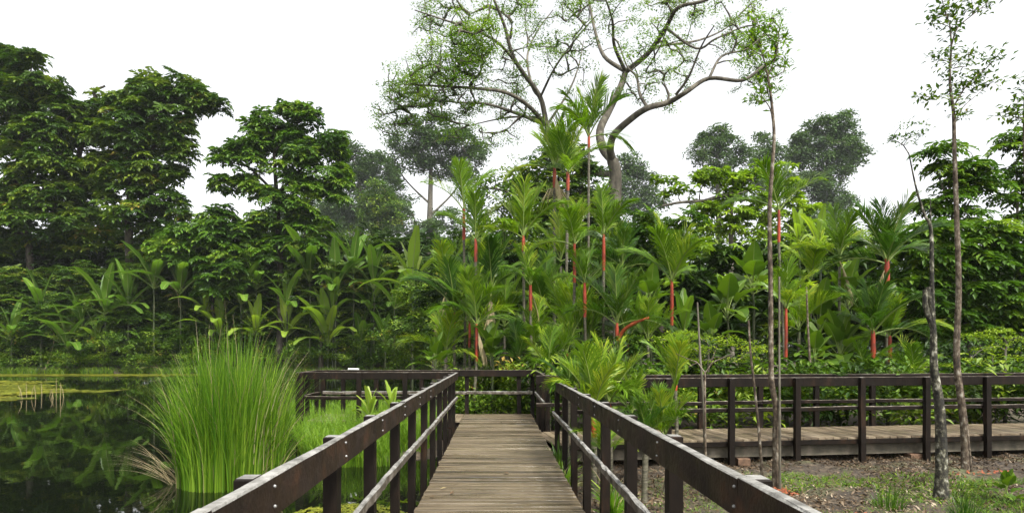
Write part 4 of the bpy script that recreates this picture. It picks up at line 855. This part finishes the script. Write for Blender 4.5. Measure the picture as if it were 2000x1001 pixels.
# canna-like plants in front of the bay
for i, (px, py, Y, lab) in enumerate([(722, 806, 12.6, 'upright pale canna left of its twin in front of the viewing bay'), (765, 800, 12.4, 'upright pale canna right of its twin, close to the left railing')]):
    banana(lab, px, py, Y, 52, 9, 'bananay', seed=70 + i, name='canna', cat='plant', r=.03, group='cannas by the viewing bay')

# ------------------------------------------------------------------ slim foreground trees
def slim(label, pts, Y, r0, r1, lobes, dens, scale, bark, limbs=(), seed=0, T=None, leaf='mid', twig=.8, base=None):
    b = base or (pts[0][0], Y)
    return tree('slim_tree', label, b, pts[1:], lobes, Y, T or THIN, dens, scale, M[leaf], M[bark], r0, r1, limbs=limbs, seed=seed, gap=-.75, gs=1.2, rtip=.004, twig=twig, tl=.3, shell=.25, group='slim trees beside the side boardwalk')
slim('slim speckled trunk rising left of centre of the side boardwalk into a thin feathery top', [(1516, 950), (1515, 850), (1516, 800), (1507, 745), (1506, 700), (1505, 550), (1503, 420), (1508, 330), (1512, 265), (1507, 200), (1500, 150)], 9.2, .052, .017,
     [(1500, 70, 34, 22), (1520, 95, 24, 24), (1480, 105, 24, 22), (1500, 130, 36, 18), (1480, 60, 24, 20), (1500, 160, 30, 14), (1482, 190, 14, 10)], 48, .95, 'lichen',
     [([(1512, 265), (1505, 215), (1488, 190)], .014, .005), ([(1500, 150), (1490, 110), (1478, 80)], .014, .005), ([(1500, 150), (1515, 110), (1520, 80)], .014, .005)], leaf='rain', seed=31)
slim('tall thin tree near the right edge with small dark leaves high against the sky', [(1886, 915), (1884, 850), (1878, 790), (1868, 700), (1872, 560), (1868, 420), (1864, 300), (1862, 220), (1855, 160), (1858, 90)], 10.7, .074, .015,
     [(1845, 20, 30, 16), (1880, 12, 40, 12), (1815, 35, 18, 12), (1925, 8, 24, 10), (1850, 110, 26, 16), (1880, 108, 18, 10), (1830, 110, 18, 8), (1860, 150, 24, 12), (1910, 130, 26, 16), (1945, 110, 18, 16), (1930, 155, 28, 12), (1885, 165, 26, 12), (1820, 190, 34, 8), (1870, 190, 22, 10), (1905, 170, 18, 8), (1875, 222, 10, 6), (1860, 60, 14, 16)], 75, 1., 'lichen',
     [([(1864, 205), (1890, 165), (1930, 130), (1955, 100)], .014, .005), ([(1858, 90), (1870, 55), (1905, 25), (1930, 5)], .014, .005), ([(1858, 90), (1855, 50), (1845, 20), (1835, -20)], .014, .005), ([(1866, 240), (1880, 210), (1915, 180)], .010, .004), ([(1862, 200), (1840, 190), (1800, 190)], .008, .004)], leaf='whorl', seed=32)
slim('dark mossy trunk forking above the railing, between two slim trees on the right', [(1837, 978), (1838, 880), (1834, 790), (1824, 720), (1822, 640), (1812, 560)], 8.5, .088, .03,
     [(1780, 250, 30, 10), (1760, 262, 30, 8), (1790, 268, 18, 8), (1750, 275, 16, 6)], 14, .6, 'mossbark',
     [([(1822, 640), (1820, 560), (1818, 450), (1806, 420), (1790, 370), (1775, 300)], .035, .008), ([(1818, 450), (1817, 390)], .012, .006), ([(1822, 640), (1808, 600), (1806, 565)], .04, .03)], leaf='whorl', seed=33, twig=.2)
slim('thin tree cut by the right edge of the view, few leaves near the top', [(2010, 930), (2006, 800), (2010, 600), (2005, 400), (2000, 260), (2002, 170)], 10.2, .05, .015,
     [(1990, 215, 26, 8), (1975, 220, 20, 6), (1998, 190, 20, 12), (2000, 235, 20, 12), (2010, 150, 26, 14)], 50, 1., 'lichen', leaf='whorl', seed=34)
def sapling(label, pts, Y, r0, r1, mat='bark', extra=(), mat2=None):
    P = [np.array([gx(pts[0][0], Y), Y, gz(gx(pts[0][0], Y), Y) - .05])] + [at(x, y, Y + (0.1 * i)) for i, (x, y) in enumerate(pts[1:])]
    root = thing('sapling', label, 'sapling', P[0], 'bare saplings beside the side boardwalk'); mb = MB(); sp = smooth_path(P, 6)
    tube(mb, sp, np.linspace(r0, r1, len(sp)), 7, cap=True); mb.build('stem', M[mat], root)
    for e in extra:
        mb = MB(); sp = smooth_path([at(x, y, Y + .1) for x, y in e[0]], 5); tube(mb, sp, np.linspace(e[1], e[2], len(sp)), 6); mb.build('branch', M[mat], root)
    return root
sapling('bare brown pole standing close left of a forked sapling, tallest of its pair', [(1378, 890), (1375, 800), (1368, 700), (1362, 590)], 8.6, .022, .012)
sapling('forked grey sapling with bare twigs spreading just above the railing', [(1379, 895), (1377, 800), (1377, 728)], 8.4, .018, .012, 'lichen',
        [([(1377, 728), (1362, 708), (1350, 703), (1320, 690)], .011, .004), ([(1377, 728), (1392, 708), (1408, 700), (1430, 690)], .011, .004), ([(1362, 708), (1352, 712), (1345, 716)], .007, .003), ([(1385, 718), (1395, 690), (1400, 675)], .006, .003)])
sapling('leaning bare grey sapling left of the slim speckled trunk', [(1490, 925), (1483, 850), (1474, 760), (1466, 690), (1462, 625)], 9.4, .024, .014, 'lichen')
sapling('thin pale pole close on the right of the slim speckled trunk', [(1523, 955), (1523, 850), (1522, 700), (1522, 540)], 9.1, .02, .014)
sapling('thin mossy pole behind the side boardwalk, right of the thin low-shafted palm', [(1583, 830), (1582, 720), (1578, 640), (1575, 560)], 14.5, .035, .02, 'lichen')
sapling('crooked thin stem at the foot of the tall thin tree on the right', [(1898, 920), (1894, 880), (1888, 830)], 10.5, .018, .01, 'lichen')
sapling('thin pale stem behind the boardwalk near the right edge', [(1945, 830), (1942, 760), (1938, 690)], 14.8, .02, .012)

# ------------------------------------------------------------------ reeds, grasses
def blades(mb, base, H, lean, wd, segs=6, mi=0, curve=1.0):
    """base (n,3), H (n), lean (n,2) horizontal travel at the tip, wd (n)"""
    n = len(base); t = np.linspace(0, 1, segs + 1)
    hx = lean[:, None, :] * (t[None, :, None] ** (1.6 + curve)); L = np.linalg.norm(lean, axis=1)
    z = H[:, None] * (t[None] - .35 * np.clip(L / H, 0, 1.2)[:, None] * t[None] ** 3)
    C = np.zeros((n, segs + 1, 3)); C[..., :2] = base[:, None, :2] + hx; C[..., 2] = base[:, None, 2] + z
    a = RNG.uniform(0, pi, n); W = np.stack([np.cos(a), np.sin(a), np.zeros(n)], 1)
    ww = wd[:, None] * np.clip(1.15 - t[None] ** 1.5, .1, 1) * .5
    A = C - W[:, None] * ww[..., None]; B = C + W[:, None] * ww[..., None]
    V = np.stack([A, B], 2).reshape(n, -1, 3); i = np.arange(segs) * 2
    q = np.stack([i, i + 1, i + 3, i + 2], -1); Fq = (q[None] + (np.arange(n) * (segs + 1) * 2)[:, None, None]).reshape(-1, 4)
    mb.add(V, Fq, mi, tone=np.repeat(np.clip(RNG.normal(.5, .2, n), 0, 1), (segs + 1) * 2))
def tuft(name, label, px, Y, n, h, rad, leanf, wd, mat, cat='reeds', tips=0, group=None, ell=1., zb=None, out=.5, kind=None):
    x = gx(px, Y); zb = zb if zb is not None else gz(x, Y)
    root = thing(name, label, cat, (x, Y, zb), group)
    r = rad * np.sqrt(RNG.random(n)); a = RNG.uniform(0, 2 * pi, n); bx = np.stack([r * np.cos(a) * ell, r * np.sin(a)], 1)
    base = np.stack([x + bx[:, 0], Y + bx[:, 1], np.full(n, zb - .1)], 1)
    Hh = h * RNG.uniform(.5, 1.05, n) * (1 - .3 * (r / rad) ** 2)
    lean = bx / rad * out * h * RNG.uniform(.2, 1.2, n)[:, None] + RNG.normal(0, leanf * h, (n, 2))
    mb = MB(); blades(mb, base, Hh, lean, wd * RNG.uniform(.7, 1.3, n)); o = mb.build('blades', M[mat], root)
    if tips:
        k = RNG.integers(0, n, tips); mb = MB(); b2 = base[k]; blades(mb, b2, Hh[k] * 1.12, lean[k] * 1.25 + RNG.normal(0, .05 * h, (tips, 2)), np.full(tips, wd * .7)); mb.build('dry_blades', M['dry'], root)
    return root
rw = tuft('reed_clump', 'huge bright green clump of tall reeds standing in the pond beside the left railing', 452, 10.0, 2300, 2.7, .72, .055, .018, 'reed', tips=130, ell=1.15, zb=WATER, out=.17)
mb = MB(); n = 34; ang = RNG.normal(pi * 1.02, .35, n); base = np.tile(at(345, 893, 9.9), (n, 1)); base[:, 2] = WATER; base += RNG.normal(0, .08, (n, 3)) * (1, 1, 0)
blades(mb, base, RNG.uniform(.35, 1.0, n), np.stack([np.cos(ang), np.sin(ang) * .5], 1) * RNG.uniform(.5, 1.25, n)[:, None], np.full(n, .009), curve=-.5); mb.build('fallen_blades', M['dry'], rw)
mb = MB(); n = 12; ang = RNG.normal(.1, .5, n); base = np.tile(np.array([gx(520, 9.6), 9.6, WATER]), (n, 1)) + RNG.normal(0, .1, (n, 3)) * (1, 1, 0)
blades(mb, base, RNG.uniform(.6, 1.2, n), np.stack([np.cos(ang), np.sin(ang) * .5], 1) * RNG.uniform(.4, .75, n)[:, None], np.full(n, .013), curve=-.2); mb.build('fallen_blades', M['dry'], rw)

def field(name, label, poly, n, h, wd, mat, lean=.3, cat='grass', kind='stuff', z=None, tips=0):
    xs_, ys_ = zip(*poly); pts = []
    P = np.array(poly)
    while len(pts) < n:
        q = np.stack([RNG.uniform(min(xs_), max(xs_), 4000), RNG.uniform(min(ys_), max(ys_), 4000)], 1); ins = np.zeros(4000, bool); j = len(P) - 1
        for i in range(len(P)):
            c = ((P[i, 1] > q[:, 1]) != (P[j, 1] > q[:, 1])) & (q[:, 0] < (P[j, 0] - P[i, 0]) * (q[:, 1] - P[i, 1]) / (P[j, 1] - P[i, 1] + 1e-9) + P[i, 0]); ins ^= c; j = i
        q3 = np.concatenate([q, np.zeros((4000, 1))], 1)
        ins &= noise(q3, 1.6, 2) > -.35; pts += list(q[ins])
    q = np.array(pts[:n]); zz = np.maximum(ground_z(q[:, 0], q[:, 1]), WATER) if z is None else np.full(n, z)
    base = np.concatenate([q, zz[:, None] - .03], 1); mb = MB()
    blades(mb, base, h * RNG.uniform(.5, 1.15, n), RNG.normal(0, lean * h, (n, 2)), wd * RNG.uniform(.7, 1.3, n), 3); return tag(mb.build(name, M[mat]), label, cat, kind=kind)
def pg(*p): return [(gx(px, Y), Y) for px, Y in p]
field('sedge_grass', 'bright low sedges carpeting the shallows in front of the viewing bay', pg((575, 15.6), (590, 12.0), (660, 11.2), (760, 11.4), (830, 12.5), (870, 15.6)), 11000, .78, .014, 'sedge')
field('sedge_grass', 'fringe of low grass along the far edge beyond the viewing bay', pg((560, 24), (560, 20), (880, 17.5), (900, 24)), 3500, .45, .02, 'sedge')
field('bank_grass', 'grassy fringe of the far bank at the waterline', [(-60, 55.4), (-60, 56.9), (-4, 56.9), (-4, 55.4)], 12000, .75, .045, 'mid', lean=.5, z=WATER + .02)
field('weeds', 'thin patches of low weeds on the leaf litter', pg((1230, 9.5), (1260, 5.5), (1990, 5.5), (1990, 9.8), (1600, 10.2)), 9000, .08, .009, 'sedge', lean=.8)
field('weeds', 'low seedlings and moss threads around the slim tree feet', pg((1380, 9.9), (1400, 8.2), (1980, 8.2), (1980, 10.3)), 2500, .11, .02, 'mid', lean=.9)
field('weeds', 'bright weeds in the bottom right corner', pg((1860, 9.6), (1880, 6.9), (2100, 6.9), (2100, 9.8)), 1800, .17, .014, 'mid', lean=.8)
TUFTS = [('dark green rush tuft left of the mossy trunk', 1735, 7.9, 120, .52, .17, .06, .010, 'palm_d'), ('dark green rush tuft right of the mossy trunk', 1885, 7.7, 110, .50, .15, .06, .010, 'palm_d'),
         ('small pale grass tuft under the side boardwalk, left of the mossy trunk', 1650, 10.0, 30, .32, .06, .15, .008, 'sedge'), ('small grass tuft at the foot of the side boardwalk near the slim speckled trunk', 1462, 10.2, 30, .25, .06, .15, .008, 'sedge'),
         ('low bright tuft on the litter in front of the small pale one', 1640, 8.9, 60, .16, .12, .2, .008, 'sedge')]
for lab, px, Y, n, h, rad, lf, wd, mt in TUFTS: tuft('grass_tuft', lab, px, Y, n, h, rad, lf, wd, mt, cat='grass tuft', group='grass tufts on the litter', out=.4)
# arching strap plants growing by the right railing
for i, (px, Y, lab) in enumerate([(1195, 7.4, 'strap-leaved plant with pale arching leaves behind the right railing posts'), (1092, 9.9, 'strap-leaved plant poking through the right railing, nearer the opening'), (1098, 8.6, 'strap-leaved plant poking through the right railing, nearer the viewer')]):
    tuft('strap_plant', lab, px, Y, 70, .75, .10, .16, .03, ['reed', 'banana', 'palm'][i], cat='plant', tips=10, group='strap-leaved plants by the right railing', out=.6, zb=-.4)
t = banana('round-leaved plant lying low at the right edge of the litter', 1965, 955, 8.2, 46, 9, 'alo', seed=91, name='water_plant', cat='plant', r=.02)

# small ground leaves
n = 64000; x = RNG.uniform(.2, 13, n); y = RNG.uniform(3.5, 13.5, n); z = ground_z(x, y) + .008
k = (z > WATER + .03) & (noise(np.stack([x, y, z], 1), 1.1, 4) + RNG.normal(0, .3, n) > -.35); P = np.stack([x, y, z], 1)[k]
LIT = [np.array([leafq(.075, .036, .3, .15)]), np.array([leafq(.05, .03, -.2, .2)]), np.array([leafq(.10, .03, .4, .3)]), np.array([leafq(.04, .04, .1, .3)])]
mb = MB(); scatter(mb, LIT, P, .85, None, .7); tag(mb.build('leaf_litter', M['litter']), 'brown and grey fallen leaves strewn under the slim trees', 'leaf litter', kind='stuff')
mb = MB(); P = []
for cx_, cy_, rx_, ry_, m_ in ((gx(1250, 5.8), 5.9, .45, .25, 420), (gx(1620, 7.6), 7.4, .6, .2, 130), (gx(1515, 9.1), 9.0, .25, .2, 110), (gx(1900, 10.4), 10.3, .5, .2, 50)):
    a = RNG.uniform(0, 6.28, m_); r = np.sqrt(RNG.random(m_)); xx = cx_ + rx_ * r * np.cos(a); yy = cy_ + ry_ * r * np.sin(a); P.append(np.stack([xx, yy, ground_z(xx, yy) + .02], 1))
scatter(mb, LIT, np.concatenate(P), 1.0, None, .5); tag(mb.build('orange_litter', M['orange']), 'rust-orange debris scattered in patches on the litter', 'litter', kind='stuff')

# duckweed mats: small leaves floating on the pond
def mat_cells(polys, seed, thr):
    out = []
    for (x0, x1, y0, y1, n) in polys:
        x = RNG.uniform(x0, x1, n); y = RNG.uniform(y0, y1, n); u = (x - (x0 + x1) / 2) / ((x1 - x0) / 2); v = (y - (y0 + y1) / 2) / ((y1 - y0) / 2)
        k = (u * u + v * v + .45 * noise(np.stack([x * 1, y * .8, x * 0], 1), .35, seed)) < 1; out.append(np.stack([x, y, np.full(n, WATER + .012)], 1)[k])
    return np.concatenate(out)
DW = [t_spray(9, .35, .04, .30, .24, 0) for _ in range(3)]
for T_ in DW: T_[..., 2] = np.abs(T_[..., 2]) * .08
P = mat_cells([(-52, -20.5, 26.5, 39, 5600), (-40, -20, 25, 29, 1100), (-60, -30, 38, 44, 1200)], 1, 0)
mb = MB(); scatter(mb, DW, P, 1.0, None, .02); tag(mb.build('duckweed', M['duck']), 'yellow-green floating weed mat on the pond at the left', 'duckweed', kind='stuff')
P = mat_cells([(-64, -24, 51, 56.5, 3400), (-17, -7, 50, 54, 700)], 2, 0)
mb = MB(); scatter(mb, DW, P, 1.2, None, .02); tag(mb.build('duckweed', M['duck']), 'strip of floating weed along the far bank', 'duckweed', kind='stuff')
P = mat_cells([(-2.7, -1.0, 6.9, 8.6, 900)], 3, 0)
mb = MB(); scatter(mb, [T_ * .12 for T_ in DW], P, 1.0, None, .1); tag(mb.build('duckweed', M['duck']), 'small mossy weed patches on the water beside the left railing', 'duckweed', kind='stuff')
# dead sticks on the weed mat
def stick(label, c, L, lean, r, g='dead stalks in the weed mat'):
    root = thing('dead_stalk', label, 'stalk', c, g); mb = MB()
    c = np.array(c, float); tube(mb, [c + (0, 0, -.2), c + np.array([lean * .4, 0, L * .55]), c + np.array([lean, 0, L])], [r, r * .8, r * .4], 5); mb.build('stem', M['dry'], root)
for i in range(12):
    px = [45, 60, 52, 95, 110, 100, 70, 125, 38, 82, 118, 105][i]; Y = 27 + (i % 5) * .6
    stick('dead pale stalk in the cluster standing in the floating weed mat', (gx(px, Y), Y, WATER), random.uniform(.3, .9), random.uniform(-.3, .3), .016)
def fallen(label, pts, Y, r0, r1, mat='dry'):
    P = [at(x, y, Y + d) for x, y, d in pts]; root = thing('fallen_branch', label, 'branch', P[0], 'fallen branches on the far bank'); mb = MB(); sp = smooth_path(P, 5); tube(mb, sp, np.linspace(r0, r1, len(sp)), 6); mb.build('stem', M[mat], root)
fallen('pale dead branch curving above the water left of the small banana plant', [(88, 720, 0), (100, 690, .3), (106, 655, .2), (98, 640, 0)], 57.4, .05, .02)
fallen('tangle of pale dead twigs at the waterline behind the reeds', [(250, 728, 0), (275, 718, .3), (300, 716, 0), (318, 722, 0)], 56.6, .06, .03)
fallen('bleached branch hanging under the highest banana plant', [(300, 540, 0), (320, 555, .3), (345, 570, 0), (350, 600, 0)], 58.5, .07, .04)

# ------------------------------------------------------------------ damp air
def haze(density=.00016):
    m, nt, out = newmat('humid_air'); v = N(nt, 'ShaderNodeVolumePrincipled', Density=density); v.inputs['Color'].default_value = (.9, .93, .95, 1); v.inputs['Anisotropy'].default_value = 0
    nt.links.new(v.outputs[0], out.inputs['Volume'])
    x0, x1, y0, y1, z0, z1 = -610, 610, -310, 810, -2.6, 55; mb = MB()
    mb.add([(x0, y0, z0), (x1, y0, z0), (x1, y1, z0), (x0, y1, z0), (x0, y0, z1), (x1, y0, z1), (x1, y1, z1), (x0, y1, z1)],
           [[3, 2, 1, 0], [4, 5, 6, 7], [0, 1, 5, 4], [1, 2, 6, 5], [2, 3, 7, 6], [3, 0, 4, 7]])
    tag(mb.build('haze', m), 'thin humid haze', 'haze', kind='stuff')
haze()

# ------------------------------------------------------------------ a few leaves dropped on the boards
for i, (px, py, lab, mt) in enumerate([(836, 972, 'dark curled leaf at the left side of the nearest boards', 'litter'), (880, 966, 'small dark leaf right of the curled one on the nearest boards', 'litter'), (995, 926, 'tiny dark leaf lying in the middle of the boards', 'litter'),
    (884, 838, 'orange-brown fallen leaf by the left railing near the far end', 'orange'), (978, 825, 'tiny leaf near the far end of the boards', 'litter'), (858, 956, 'pale leaf scrap near the left edge of the boards', 'dry')]):
    Y = CAMH * F / (py - HOR); root = thing('fallen_leaf', lab, 'leaf', (gx(px, Y), Y, .008), 'leaves fallen on the boards'); mb = MB()
    mb.add(rotz(leafq(.09 if i != 3 else .2, .05 if i != 3 else .09, .35, .25), i * 1.3) + (gx(px, Y), Y, .008), [[0, 1, 2, 3]]); mb.build('blade', M[mt], root)
